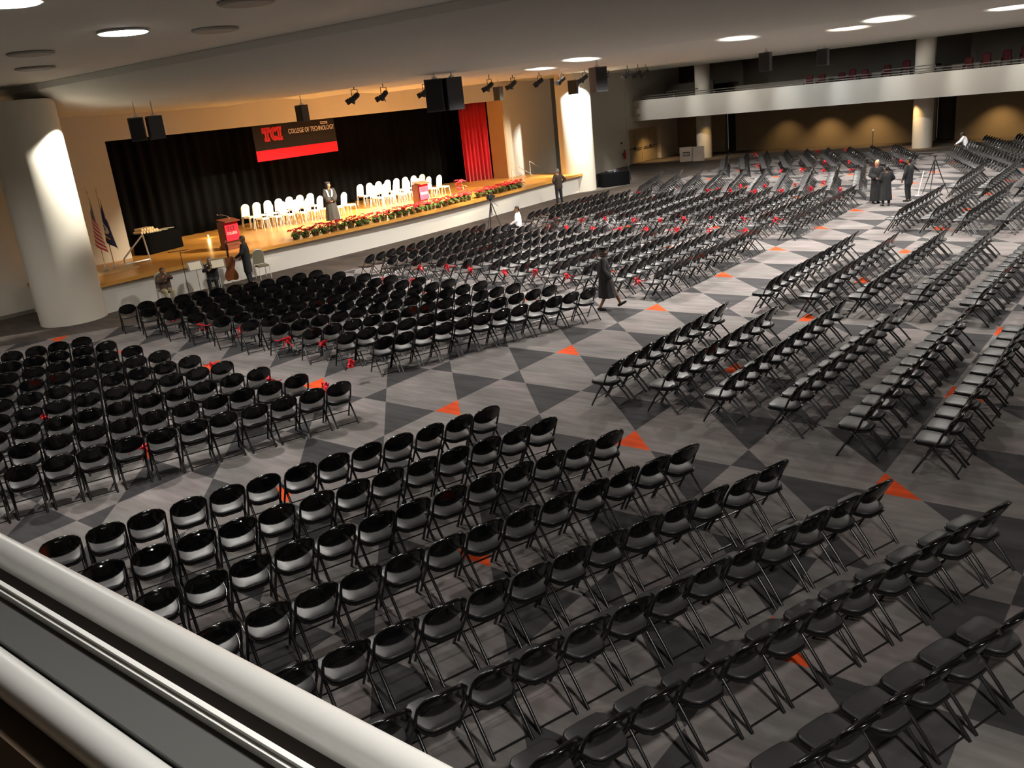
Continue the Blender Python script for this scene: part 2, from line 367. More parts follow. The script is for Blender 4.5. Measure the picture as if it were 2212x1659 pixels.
def curtain(name, m, p0, p1, z0, z1, folds, amp, label, cat):
    mb = MB(); n = folds*6; p0 = Vector(p0); p1 = Vector(p1); d = (p1-p0); L = d.length; d.normalize(); nr = Vector((-d.y, d.x))
    V = []; F = []
    zs = [z0, z0+(z1-z0)*.35, z0+(z1-z0)*.7, z1]
    ph = [random.uniform(.7, 1.3) for _ in range(folds+2)]
    for j, z in enumerate(zs):
        for i in range(n+1):
            u = i/n; a = amp*ph[int(u*folds)]*(1 if j < 3 else .7)*math.sin(u*folds*2*PI)+amp*.3*math.sin(u*folds*4.7+j*.6)
            q = p0+d*(u*L)+nr*a; V.append((q.x, q.y, z))
    for j in range(3):
        for i in range(n): F.append((j*(n+1)+i, j*(n+1)+i+1, (j+1)*(n+1)+i+1, (j+1)*(n+1)+i))
    mb.add(V, F); o = mb.obj(name, m, smooth=80); s = o.modifiers.new('thick', 'SOLIDIFY'); s.thickness = .012
    return tag(o, label, cat)
curtain('black_curtain', 'black', (-22.6, 4.5), (-22.6, 29.0), 1.0, 6.2, 46, .09, 'long black pleated curtain closing the back of the stage', 'curtain')
curtain('red_curtain', 'red', (-21.15, 27.75), (-20.35, 29.15), 1.0, 5.6, 7, .07, 'bright red velvet curtain hanging beside the tan stage jamb', 'curtain')
curtain('black_leg_curtain', 'black', (-21.3, 4.6), (-21.3, 5.9), 1.0, 5.6, 4, .06, 'black side curtain behind the flags at the edge of the stage opening', 'curtain')
curtain('red_curtain', 'red', (-20.4, 5.5), (-20.4, 6.2), 4.6, 5.6, 3, .04, 'sliver of red curtain at the upper corner behind the flags', 'curtain')

# lettering ---------------------------------------------------------------
SERIF = {
 'T': [(0, 1), (0, .70), (.10, .70), (.16, .84), (.30, .84), (.30, .14), (.20, .14), (.20, 0), (.64, 0), (.64, .14), (.54, .14), (.54, .84), (.68, .84), (.74, .70), (.84, .70), (.84, 1)],
 'I': [(0, 1), (0, .86), (.10, .86), (.10, .14), (0, .14), (0, 0), (.44, 0), (.44, .14), (.34, .14), (.34, .86), (.44, .86), (.44, 1)],
}
_c = []
for i in range(17):
    a = math.radians(48+264*i/16); _c.append((.42+.42*math.cos(a), .5+.5*math.sin(a)))
for i in range(17):
    a = math.radians(312-264*i/16); _c.append((.44+.20*math.cos(a), .5+.33*math.sin(a)))
SERIF['C'] = _c
def serif(mb, txt, x, z, h, depth, mx, mi=0, grow=0):
    for ch in txt:
        P = SERIF[ch]; wd = max(p[0] for p in P)
        cx = sum(p[0] for p in P)/len(P); cy = .5
        Q = [(x+p[0]*h*.9, z+p[1]*h) for p in P]
        if grow:
            R = []
            nq = len(Q)
            for i in range(nq):
                a, b, c = Vector(Q[i-1]), Vector(Q[i]), Vector(Q[(i+1) % nq])
                e1 = (b-a).normalized(); e2 = (c-b).normalized()
                n1 = Vector((-e1.y, e1.x)); n2 = Vector((-e2.y, e2.x)); nn = (n1+n2)
                nn = nn/max(.35, nn.dot(n1)) if nn.length > 1e-4 else n1
                R.append(tuple(b+nn*(-grow if SGN[ch] else grow)))
            Q = R
        tri_prism(mb, Q, depth, mx, mi)
        x += (wd*.9+.10)*h
    return x
from mathutils.geometry import tessellate_polygon
def tri_prism(mb, Q, h, mx, mi):
    n = len(Q); T = tessellate_polygon([[Vector((p[0], p[1], 0)) for p in Q]])
    V = [(p[0], p[1], 0) for p in Q]+[(p[0], p[1], h) for p in Q]
    F = [tuple(t) for t in T]+[tuple(n+i for i in reversed(t)) for t in T]+[(i, (i+1) % n, n+(i+1) % n, n+i) for i in range(n)]
    mb.add(V, F, mi, mx)
def area2(P): return sum(P[i-1][0]*P[i][1]-P[i][0]*P[i-1][1] for i in range(len(P)))
SGN = {k: area2(v) > 0 for k, v in SERIF.items()}
def text(name, body, size, m, parent, mx, depth=.004, cond=1.0):
    cu = bpy.data.curves.new(name, 'FONT'); cu.body = body; cu.size = size; cu.extrude = depth; cu.resolution_u = 2
    cu.align_x = 'LEFT'
    o = bpy.data.objects.new('tmp_'+name, cu); C.objects.link(o)
    dg = bpy.context.evaluated_depsgraph_get(); me = bpy.data.meshes.new_from_object(o.evaluated_get(dg))
    bpy.data.objects.remove(o); me.materials.clear(); me.materials.append(MT[m])
    me.transform(mx @ Matrix.Diagonal((cond, 1, 1, 1)))
    q = bpy.data.objects.new(name, me); C.objects.link(q); q.parent = parent; return q
# face frame: text x -> world +y, text y -> world z, depth -> world +x
FACE = Matrix(((0, 0, 1, 0), (1, 0, 0, 0), (0, 1, 0, 0), (0, 0, 0, 1)))

b = thing('hanging_banner', 'black and red college banner hanging above the stage curtain', 'banner', (-20.75, 13.6, 3.72))
MB().box(-.015, 0, 0, 4.68, .46, 1.62).obj('banner_panel', 'bann', b)
MB().tube([(-.02, .6, 1.6), (-.02, .6, 2.6)], .01, 5).obj('hanging_wire', 'mbl', b); MB().tube([(-.02, 4.1, 1.6), (-.02, 4.1, 2.6)], .01, 5).obj('hanging_wire', 'mbl', b)
MB().box(-.016, .004, 0, 4.68, 0, .46, bev=.003).obj('red_band', 'redb', b)
mb = MB(); serif(mb, 'TCI', .52, .86, .50, .012, FACE, 0, .045); mb.obj('monogram_outline', 'crim', b)
mb = MB(); serif(mb, 'TCI', .52, .86, .50, .016, FACE, 0, -.035); mb.obj('monogram', 'maroon', b)
text('lettering', 'COLLEGE OF TECHNOLOGY', .30, 'white', b, Matrix.Translation((.006, 1.92, 1.04)) @ FACE, .004, .70)
mb = MB()
for r in range(2):
    for i in range(9): mb.box(0, .008, 3.84+i*.05, 3.875+i*.05, 1.31+r*.07, 1.355+r*.07)
mb.obj('fine_print', 'white', b)['kind'] = 'stuff'

# lecterns ---------------------------------------------------------------
def lectern(loc, rz, label, mic):
    t = thing('lectern', label, 'lectern', loc, rz)
    MB().box(-.27, .27, -.30, .30, 0, .14, bev=.01).obj('plinth', 'lect', t)
    MB().box(-.22, .2, -.27, .27, .14, 1.02, bev=.008).obj('body', 'lect', t)
    MB().box(-.30, .26, -.33, .33, 1.02, 1.06, bev=.01, mx=Matrix.Translation((0, 0, .03)) @ Matrix.Rotation(.16, 4, 'Y')).obj('reading_top', 'lect', t)
    n = MB().box(.262, .275, -.29, .29, .32, 1.05).obj('red_cloth', 'redb', t)
    mb = MB(); serif(mb, 'TCI', -.20, .70, .16, .01, Matrix.Translation((.276, 0, 0)) @ FACE); mb.obj('monogram', 'maroon', n)
    text('lettering', 'COLLEGE', .13, 'white', n, Matrix.Translation((.277, -.24, .555)) @ FACE, .004, .80)
    MB().box(-.16, .1, -.1, .12, 1.075, 1.085, mx=Matrix.Rotation(.16, 4, 'Y')).obj('papers', 'paper', t)
    mp = MB().tube([(.1, .14, 1.03), (.06, .10, 1.18), (-.05, -.08, 1.27), (-.12, -.2, 1.28)], .009, 6).obj('microphone_arm', 'chrome', t)
    MB().ball((-.13, -.22, 1.285), (.03, .03, .022)).obj('microphone', 'grey2', mp)
    return t
lectern((-15.95, 8.25, 1.0), 0, 'brown lectern with a red college cloth beside the draped table', True)
lectern((-15.85, 18.45, 1.0), 0, 'brown lectern with a red college cloth behind the poinsettias', True)

# banquet chairs on stage -------------------------------------------------
def stage_chair(fab, frame, name='banquet_chair'):
    t = thing(name, 'x', 'chair')
    mb = MB(); mb.box(-.21, .21, -.2, .23, .43, .50, bev=.025); mb.obj('seat', fab, t, smooth=50)
    pts = []
    for i in range(15):
        a = PI*i/14; pts.append((.195*math.cos(a), .16*math.sin(a)))
    outl = [(-.195, -.36), (.195, -.36)]+pts
    mx = Matrix.Translation((0, -.20, .86)) @ Matrix.Rotation(math.radians(90-9), 4, 'X')
    mb = MB(); mb.prism(outl, .045, 0, mx); mb.obj('backrest', fab, t)
    fr = [(-.205, -.80), (-.205, -.36)]+[(-p[0]*1.06, p[1]*1.06) for p in pts]+[(.205, -.36), (.205, -.80)]
    mb = MB(); mb.tube([tuple(mx @ Vector((x, y, .02))) for x, y in fr], .014, 6); mb.obj('back_frame', frame, t)
    MB().box(-.035, .035, -.012, .012, 0, .012, mx=mx @ Matrix.Translation((0, .10, .044))).obj('handle_slot', 'mbl', t)
    for sx in (-1, 1):
        MB().tube([(sx*.19, .20, .44), (sx*.20, .23, 0)], .013, 6).obj('leg', frame, t)
        MB().tube([(sx*.19, -.22, .44), (sx*.20, -.28, 0)], .013, 6).obj('leg', frame, t)
    return t
def line_pts(p0, p1, n): return [(p0[0]+(p1[0]-p0[0])*i/(n-1), p0[1]+(p1[1]-p0[1])*i/(n-1)) for i in range(n)]
proto = stage_chair('cream', 'silver'); used = False
SCH = [('back row behind the graduate', line_pts((-20.9, 12.6), (-20.45, 15.9), 7), -90),
       ('front row behind the graduate', line_pts((-19.45, 12.2), (-18.1, 15.95), 8), -78),
       ('back row behind the second lectern', line_pts((-20.3, 18.9), (-19.7, 22.7), 8), -90),
       ('front row behind the second lectern', line_pts((-18.6, 18.2), (-17.75, 21.9), 7), -84)]
for lab, pts, rz in SCH:
    for i, (x, y) in enumerate(pts):
        o = proto if not used else copytree(proto); used = True
        o.location = (x+.2, y, 1.0); o.rotation_euler = (0, 0, math.radians(rz))
        tag(o, 'cream stage chair, %s from the flags, %s' % (ORD[i], lab), 'chair', 'cream chairs on the stage')

# draped table with diplomas, flags, rails, footlights --------------------
t = thing('draped_table', 'black skirted table loaded with papers beside the flags on stage', 'table', (-19.55, 7.45, 1.0), .25)
mb = MB(); n = 72; V = []; F = []
for j, z in enumerate((0, .35, .74)):
    for i in range(n):
        a = 2*PI*i/n; c_, s_ = math.cos(a), math.sin(a)
        x = .42*abs(c_)**.25*(1 if c_ > 0 else -1); y = .92*abs(s_)**.25*(1 if s_ > 0 else -1)
        k = 1+.035*math.sin(i*PI*2/3)*(1-.5*j/2); V.append((x*k, y*k, z))
for j in range(2):
    for i in range(n): F.append((j*n+i, j*n+(i+1) % n, (j+1)*n+(i+1) % n, (j+1)*n+i))
F.append(tuple(range(2*n, 3*n))); mb.add(V, F); mb.obj('skirt', 'black', t, smooth=60)
MB().box(-.44, .44, -.95, .95, .74, .765, bev=.01).obj('tabletop', 'black', t)
for i in range(9):
    x, y, a = random.uniform(-.3, .25), random.uniform(-.35, .75), random.uniform(0, 3); z = 1.766+.012*(i//4)
    q = MB().box(-.15, .15, -.11, .11, 0, .01).obj('paper_sheet', 'paper'); q.location = (-19.55+x*.97-y*.25, 7.45+y*.97+x*.25, z); q.rotation_euler = (0, 0, a)
    tag(q, 'pale sheet among the papers spread on the black draped table', 'paper', 'papers on the draped table')
for i in range(12):
    k = i//7; yy = -.80+.125*(i-7*k)+.06*k; z = 1.835+.10*k
    q = MB().tube([(-.20, 0, 0), (.20, 0, 0)], .055, 10).obj('diploma_scroll', 'parch'); q.location = (-19.58-yy*.25, 7.45+yy, z); q.rotation_euler = (0, 0, .25+random.uniform(-.1, .1))
    tag(q, 'tan rolled diploma in the pile on the black draped table', 'scroll', 'diploma scrolls on the draped table')

def flag_mat(kind):
    m = mat(kind, (.5, .5, .5), .8); k = NT(m); tt = m.node_tree; bb = tt.nodes['Principled BSDF']
    uv = tt.nodes.new('ShaderNodeUVMap'); s = tt.nodes.new('ShaderNodeSeparateXYZ'); tt.links.new(uv.outputs[0], s.inputs[0]); u, v = s.outputs[0], s.outputs[1]
    if kind == 'stars_and_stripes':
        st = k.n('GREATER_THAN', k.n('FRACT', k.n('MULTIPLY', v, 6.5)), .5)
        col = k.mix(st, (.55, .03, .05), (.7, .66, .6))
        can = k.n('MULTIPLY', k.n('LESS_THAN', u, .42), k.n('GREATER_THAN', v, .46))
        du = k.n('SUBTRACT', k.n('FRACT', k.n('MULTIPLY', u, 14)), .5); dv = k.n('SUBTRACT', k.n('FRACT', k.n('MULTIPLY', v, 16)), .5)
        star = k.n('LESS_THAN', k.n('ADD', k.n('MULTIPLY', du, du), k.n('MULTIPLY', dv, dv)), .07)
        col = k.mix(can, col, k.mix(star, (.02, .025, .09), (.75, .74, .72)))
    else:
        du = k.n('SUBTRACT', u, .5); dv = k.n('SUBTRACT', v, .5)
        d = k.n('ADD', k.n('MULTIPLY', du, du), k.n('MULTIPLY', k.n('MULTIPLY', dv, dv), 1.4))
        col = k.mix(k.n('LESS_THAN', d, .05), (.02, .028, .11), (.55, .5, .36)); col = k.mix(k.n('LESS_THAN', d, .018), col, (.10, .16, .22))
        col = k.mix(k.n('MULTIPLY', k.n('LESS_THAN', v, .26), k.n('MULTIPLY', k.n('GREATER_THAN', v, .2), k.n('LESS_THAN', k.n('ABSOLUTE', du), .25))), col, (.6, .42, .05))
    tt.links.new(col, bb.inputs['Base Color']); return m
def flag(loc, rz, kind, label, mm):
    t = thing('flag', label, 'flag', loc, rz)
    MB().lathe([(.16, 0), (.17, .03), (.08, .07), (.04, .12), (.025, .2)], 20).obj('base', 'chrome', t, smooth=40)
    MB().tube([(0, 0, .1), (0, 0, 2.62)], .016, 8).obj('pole', 'brass', t)
    MB().lathe([(.01, 0), (.03, .04), (.02, .1), (.035, .14), (.002, .24)], 12, c=(0, 0, 2.62)).obj('finial', 'brass', t, smooth=40)
    nu, nv = 26, 16; V = []; F = []; UV = []
    for j in range(nv+1):
        for i in range(nu+1):
            u, v = i/nu, j/nv
            # hoist along the pole from z 2.52 (v=1) to 1.55 (v=0); the fly falls in folds
            zz = 2.52-.98*(1-v)-u*(.98+.25*v)*.92
            wdt = .03+.17*u*(.5+.7*(1-v)); ang = u*7.5+v*1.2
            V.append((.03+wdt*abs(math.cos(ang))+.03*u, wdt*.9*math.sin(ang), zz)); UV.append((u, v))
    for j in range(nv):
        for i in range(nu): F.append((j*(nu+1)+i, j*(nu+1)+i+1, (j+1)*(nu+1)+i+1, (j+1)*(nu+1)+i))
    mb = MB().add(V, F); o = mb.obj('cloth', mm, t, smooth=80)
    ul = o.data.uv_layers.new(name='UVMap')
    for lp in o.data.loops: ul.data[lp.index].uv = UV[lp.vertex_index]
    return t
flag((-17.05, 3.95, 1.0), -.3, 0, 'stars and stripes flag draped on a pole beside the round column', flag_mat('stars_and_stripes'))
flag((-17.2, 4.35, 1.0), .2, 0, 'dark blue flag with a yellow crest draped on a pole beside the draped table', flag_mat('blue_state_flag'))
struct(MB().box(-17.9, -16.5, 3.3, 4.9, 1.0, 1.03).obj('trim_3', mat('pale_floor_board', (.62, .45, .22), .5)), 'pale board under the flag stands')

def rail(name, label, pts_list, loc, m='silver', r=.022):
    t = thing(name, label, 'handrail', loc)
    for nm, pts in pts_list: MB().tube([tuple(Vector(p)-Vector(loc)) for p in pts], r, 8).obj(nm, m, t)
    return t
rail('handrail', 'pale angled handrail beside the flags at the stage steps', [('top_rail', [(-17.5, 4.9, 1.25), (-17.5, 5.78, 1.95)]), ('post', [(-17.5, 5.78, 1.95), (-17.5, 5.86, 1.0)]), ('lower_rail', [(-17.5, 4.85, 1.05), (-17.5, 5.84, 1.05)]), ('post', [(-17.5, 4.9, 1.25), (-17.5, 4.88, 1.0)])], (-17.5, 5.3, 1.0), 'alu', .03)
rail('handrail', 'grey sloping stair rail by the wall near the tan jamb', [('top_rail', [(-18.3, 28.4, 1.92), (-18.3, 30.3, 1.0)]), ('post', [(-18.3, 28.4, 1.92), (-18.3, 28.4, 1.0)]), ('mid_rail', [(-18.3, 28.5, 1.55), (-18.3, 29.6, 1.0)])], (-18.3, 29.2, 1.0), 'alu')
rail('handrail', 'grey sloping stair rail near the big column at the stage end', [('top_rail', [(-18.3, 30.1, 1.80), (-18.3, 31.7, 1.0)]), ('post', [(-18.3, 30.1, 1.80), (-18.3, 30.1, 1.0)])], (-18.3, 30.9, 1.0), 'alu')
for i, (x, y, l) in enumerate(((-20.4, 10.2, 'small glowing footlight nearer the draped table'), (-21.2, 11.6, 'small glowing footlight behind the first lectern'))):
    t = thing('footlight', l, 'lamp', (x, y, 1.0)); MB().lathe([(.05, 0), (.06, .05), (.03, .06)], 12).obj('holder', 'chrome', t)
    MB().lathe([(.02, .06), (.022, .09), (.004, .13)], 10).obj('flame', 'glow', t); lamp('POINT', 'flame_light', (x, y, 1.22), 1.5, AMB, None, .03)

# poinsettias -------------------------------------------------------------
def poinsettia(seed, tall=1.0):
    R = random.Random(seed); t = thing('poinsettia', 'x', 'plant')
    MB().lathe([(.075, 0), (.10, .13), (.105, .15)], 12).obj('pot', 'pot', t)
    lf = MB(); br = MB()
    def petal(mb, c, a, tilt, L, W, mi=0):
        mx = Matrix.Translation(c) @ Matrix.Rotation(a, 4, 'Z') @ Matrix.Rotation(tilt, 4, 'Y')
        mb.add([(0, 0, 0), (L*.35, W, .012), (L, 0, -.02), (L*.35, -W, .012), (L*.5, 0, .0)], [(0, 4, 1), (1, 4, 2), (2, 4, 3), (3, 4, 0)], mi, mx)
    for i in range(26):
        a = R.uniform(0, 2*PI); z = R.uniform(.1, .22*tall); rr = R.uniform(.03, .11); petal(lf, (rr*math.cos(a), rr*math.sin(a), z), a, R.uniform(.0, .6), R.uniform(.12, .19), .035)
    for h in range(9 if tall < 1.5 else 18):
        a0 = 2*PI*h/7+R.uniform(-.3, .3); rr = (.13 if h else 0)*R.uniform(.6, 1.1); zc = R.uniform(.22, .32)*tall*(1 if h < 7 else .7)
        for i in range(8): petal(br, (rr*math.cos(a0), rr*math.sin(a0), zc), a0+2*PI*i/8, R.uniform(-.15, .45), R.uniform(.07, .11), .025)
    lf.obj('leaves', 'leaf', t); br.obj('bracts', 'bract', t)
    return t
pro = [poinsettia(s) for s in range(3)]; used = [False]*3
fy = [10.3+.43*i for i in range(34)]
for i, y in enumerate(fy):
    if abs(y-20.6) < .24: continue
    k = i % 3; o = pro[k] if not used[k] else copytree(pro[k]); used[k] = True
    o.location = (-14.95+bow(y, .72)-.12+random.uniform(-.06, .06), y, 1.0); o.rotation_euler = (0, 0, i*1.3); o.scale = (1.55, 1.55, 1.35)
    tag(o, 'red poinsettia on the stage lip, one of the long row', 'plant', 'poinsettias along the stage lip')
    o['label'] = 'red poinsettia, %s along the stage lip from the table end' % (ORD[i] if i < 20 else 'twenty-'+ORD[i-20] if i < 29 else 'thirtieth' if i == 29 else 'thirty-'+ORD[i-30])
o = poinsettia(11, 2.6); o.location = (-15.0, 20.3, 1.0); o.scale = (1.5, 1.5, 1.2); tag(o, 'tall dark red poinsettia standing above the row beside the second lectern', 'plant')

# speakers, stage fixtures ------------------------------------------------
def speaker_box(parent, w_, d_, h, mx, name='cabinet'):
    P = [(-w_/2, d_/2), (w_/2, d_/2), (w_*.36, -d_/2), (-w_*.36, -d_/2)]
    o = MB().prism([(x, y) for x, y in P], h, 0, mx).obj(name, 'spk', parent)
    g = MB().box(-w_/2+.03, w_/2-.03, d_/2, d_/2+.015, .04, h-.04, mx=mx).obj('grille', 'grille', o)
    MB().box(-.04, .04, -d_/2-.006, -d_/2, h*.30, h*.34, mx=mx).obj('badge', 'chrome', o)
    MB().box(-w_*.2, -w_*.1, -d_/2-.008, -d_/2, h*.42, h*.75, mx=mx).obj('handle_recess', 'grille', o)
    return o
def speaker(x, y, zt, h, w_, label, heads=(90,), spread=.36):
    t = thing('hanging_speaker', label, 'speaker', (x, y, zt-h))
    for i, a in enumerate(heads):
        off = (i-(len(heads)-1)/2)*spread*2
        aa = math.radians(a); c = Vector((math.cos(math.radians(50))*off, math.sin(math.radians(50))*off, 0))
        mx = Matrix.Translation(c) @ Matrix.Rotation(aa-PI/2, 4, 'Z')
        speaker_box(t, w_, w_*.95, h, mx)
        br = MB().tube([(c.x, c.y, h), (c.x, c.y, 6.46-(zt-h))], .02, 6); br.box(c.x-.06, c.x+.06, c.y-.05, c.y+.05, h, h+.05)
        br.tube([(c.x-.04, c.y, h+.05), (c.x-.02, c.y, h+.12), (c.x+.04, c.y, h+.05)], .012, 5)
        br.obj('hanging_bracket', 'chrome', t)
    return t
speaker(-13.0, 4.27, 5.82, .68, .44, 'black double loudspeaker hanging in front of the flags', (-40, -110), .25)
speaker(-14.5, 11.45, 5.80, .60, .38, 'single black loudspeaker hanging over the college banner', (-90,))
speaker(-5.4, 9.34, 5.98, .90, .52, 'largest black loudspeaker cluster hanging before the stage', (-60, -120), .25)
speaker(-15.0, 23.82, 5.86, .62, .38, 'small black loudspeaker hanging over the tan jamb', (-90,))
speaker(-14.2, 29.1, 5.85, .70, .50, 'black loudspeaker hanging before the bright round column', (-80,))
speaker(-4.8, 16.65, 5.97, .82, .50, 'grey sided loudspeaker hanging beyond the bright column', (-20,))
speaker(-2.6, 26.1, 5.99, .74, .46, 'black loudspeaker hanging before the far balcony, nearer the stage of two', (-90,))
speaker(-2.7, 33.2, 6.0, .74, .50, 'black loudspeaker hanging before the far balcony, nearer the white column', (-90,))
def fixture(i, x, y, ax, ay):
    t = thing('stage_light', 'black stage light, %s from the banner end of the ceiling row' % ORD[i], 'lamp', (x, y, 5.80), 0, 'stage lights along the ceiling')
    t.scale = (.8, .8, .8)
    a = math.atan2(ay-y, ax-x)
    mx = Matrix.Rotation(a, 4, 'Z') @ Matrix.Rotation(math.radians(32), 4, 'Y') @ Matrix.Rotation(PI/2, 4, 'Y')
    MB().lathe([(.07, -.22), (.11, -.16), (.11, .12), (.15, .2), (.15, .24), (.13, .24), (.10, .14)], 16, mx=mx).obj('housing', 'mbl', t, smooth=40)
    MB().lathe([(.10, .10), (.10, .13)], 16, mx=mx).obj('lens', 'lens', t)
    k = MB().tube([(0, -.17, 0), (0, -.17, .3), (0, .17, .3), (0, .17, 0)], .016, 6); k.tube([(0, 0, .3), (0, 0, .82)], .02, 6); k.obj('yoke', 'mbl', t)
    for s in (-1, 1):
        MB().box(-.12, .12, -.005, .005, 0, .17, mx=mx @ Matrix.Translation((0, s*.15, .22)) @ Matrix.Rotation(s*-.6, 4, 'X')).obj('barn_door', 'mbl', t)
for i, ((x, y), (ax, ay)) in enumerate(zip(FIX, AIM)): fixture(i, x, y, ax, ay)
# house lights visible in the ceilings
def can(x, y, lit, label):
    t = thing('downlight', label, 'lamp', (x, y, 6.96))
    MB().lathe([(.40, .0), (.43, .0), (.43, .03), (.40, .03)], 32).obj('trim_ring', 'ceil' if lit else 'ring', t)
    MB().lathe([(.39, -.012), (.40, -.004), (.40, .02)], 32).obj('lamp_face', 'lamp' if lit else 'ring', t)
can(-2.68, -1.74, True, 'large round lit downlight in the ceiling above the stage corner')
can(0.36, -4.96, True, 'lit downlight cut by the top corner of the photo')
can(-5.9, -1.9, False, 'unlit round downlight nearer the side wall, upper of two')
can(-9.2, -.35, False, 'unlit round downlight nearest the side wall and the curved soffit')
can(-2.5, 0.0, False, 'unlit round downlight between the lit one and the curved soffit')
can(0.7, -1.6, False, 'unlit round downlight at the top edge above the soffit')

# ------------------------------------------------------------------ near balcony rail (camera side)
t = thing('balcony_rail', 'thick pale balcony rail with a round top pipe crossing the corner nearest the camera', 'railing', (8, -10.0, 2.9))
def rl(y, z): return [(-14, y+10.0, z-2.9), (9.5, y+10.0, z-2.9)]
MB().tube(rl(-9.945, 4.466), .027, 20).obj('top_pipe', 'alu', t, smooth=60)
MB().box(-14, 9.5, -.034, .060, 1.44, 1.532).obj('gap_strip', 'shade', t)  # added dark strip standing in for the shaded gap between pipe and cap
mb = MB(); mb.box(-14, 9.5, -.034, -.017, 1.535, 1.603, bev=.006); mb.obj('cap_edge', 'cap', t)  # paler than the plate: light caught on the cap rim put into the colour
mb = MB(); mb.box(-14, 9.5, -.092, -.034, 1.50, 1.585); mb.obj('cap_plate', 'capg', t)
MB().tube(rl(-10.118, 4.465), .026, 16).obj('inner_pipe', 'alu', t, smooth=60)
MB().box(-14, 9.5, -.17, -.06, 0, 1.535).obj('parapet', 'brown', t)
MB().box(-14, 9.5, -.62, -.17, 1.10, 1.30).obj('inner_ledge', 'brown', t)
struct(MB().box(-8, 20, -16, -10.02, 2.9, 3.35).obj('balcony_near_slab', 'brown'))
t = thing('rail_post', 'white rounded post end below the rail at the bottom edge of the photo', 'post', (11.84, -9.55, 0))
MB().lathe([(.055, 0), (.055, 4.02), (.05, 4.07), (.035, 4.10), (.012, 4.115)], 24).obj('shaft', 'alu', t, smooth=60)

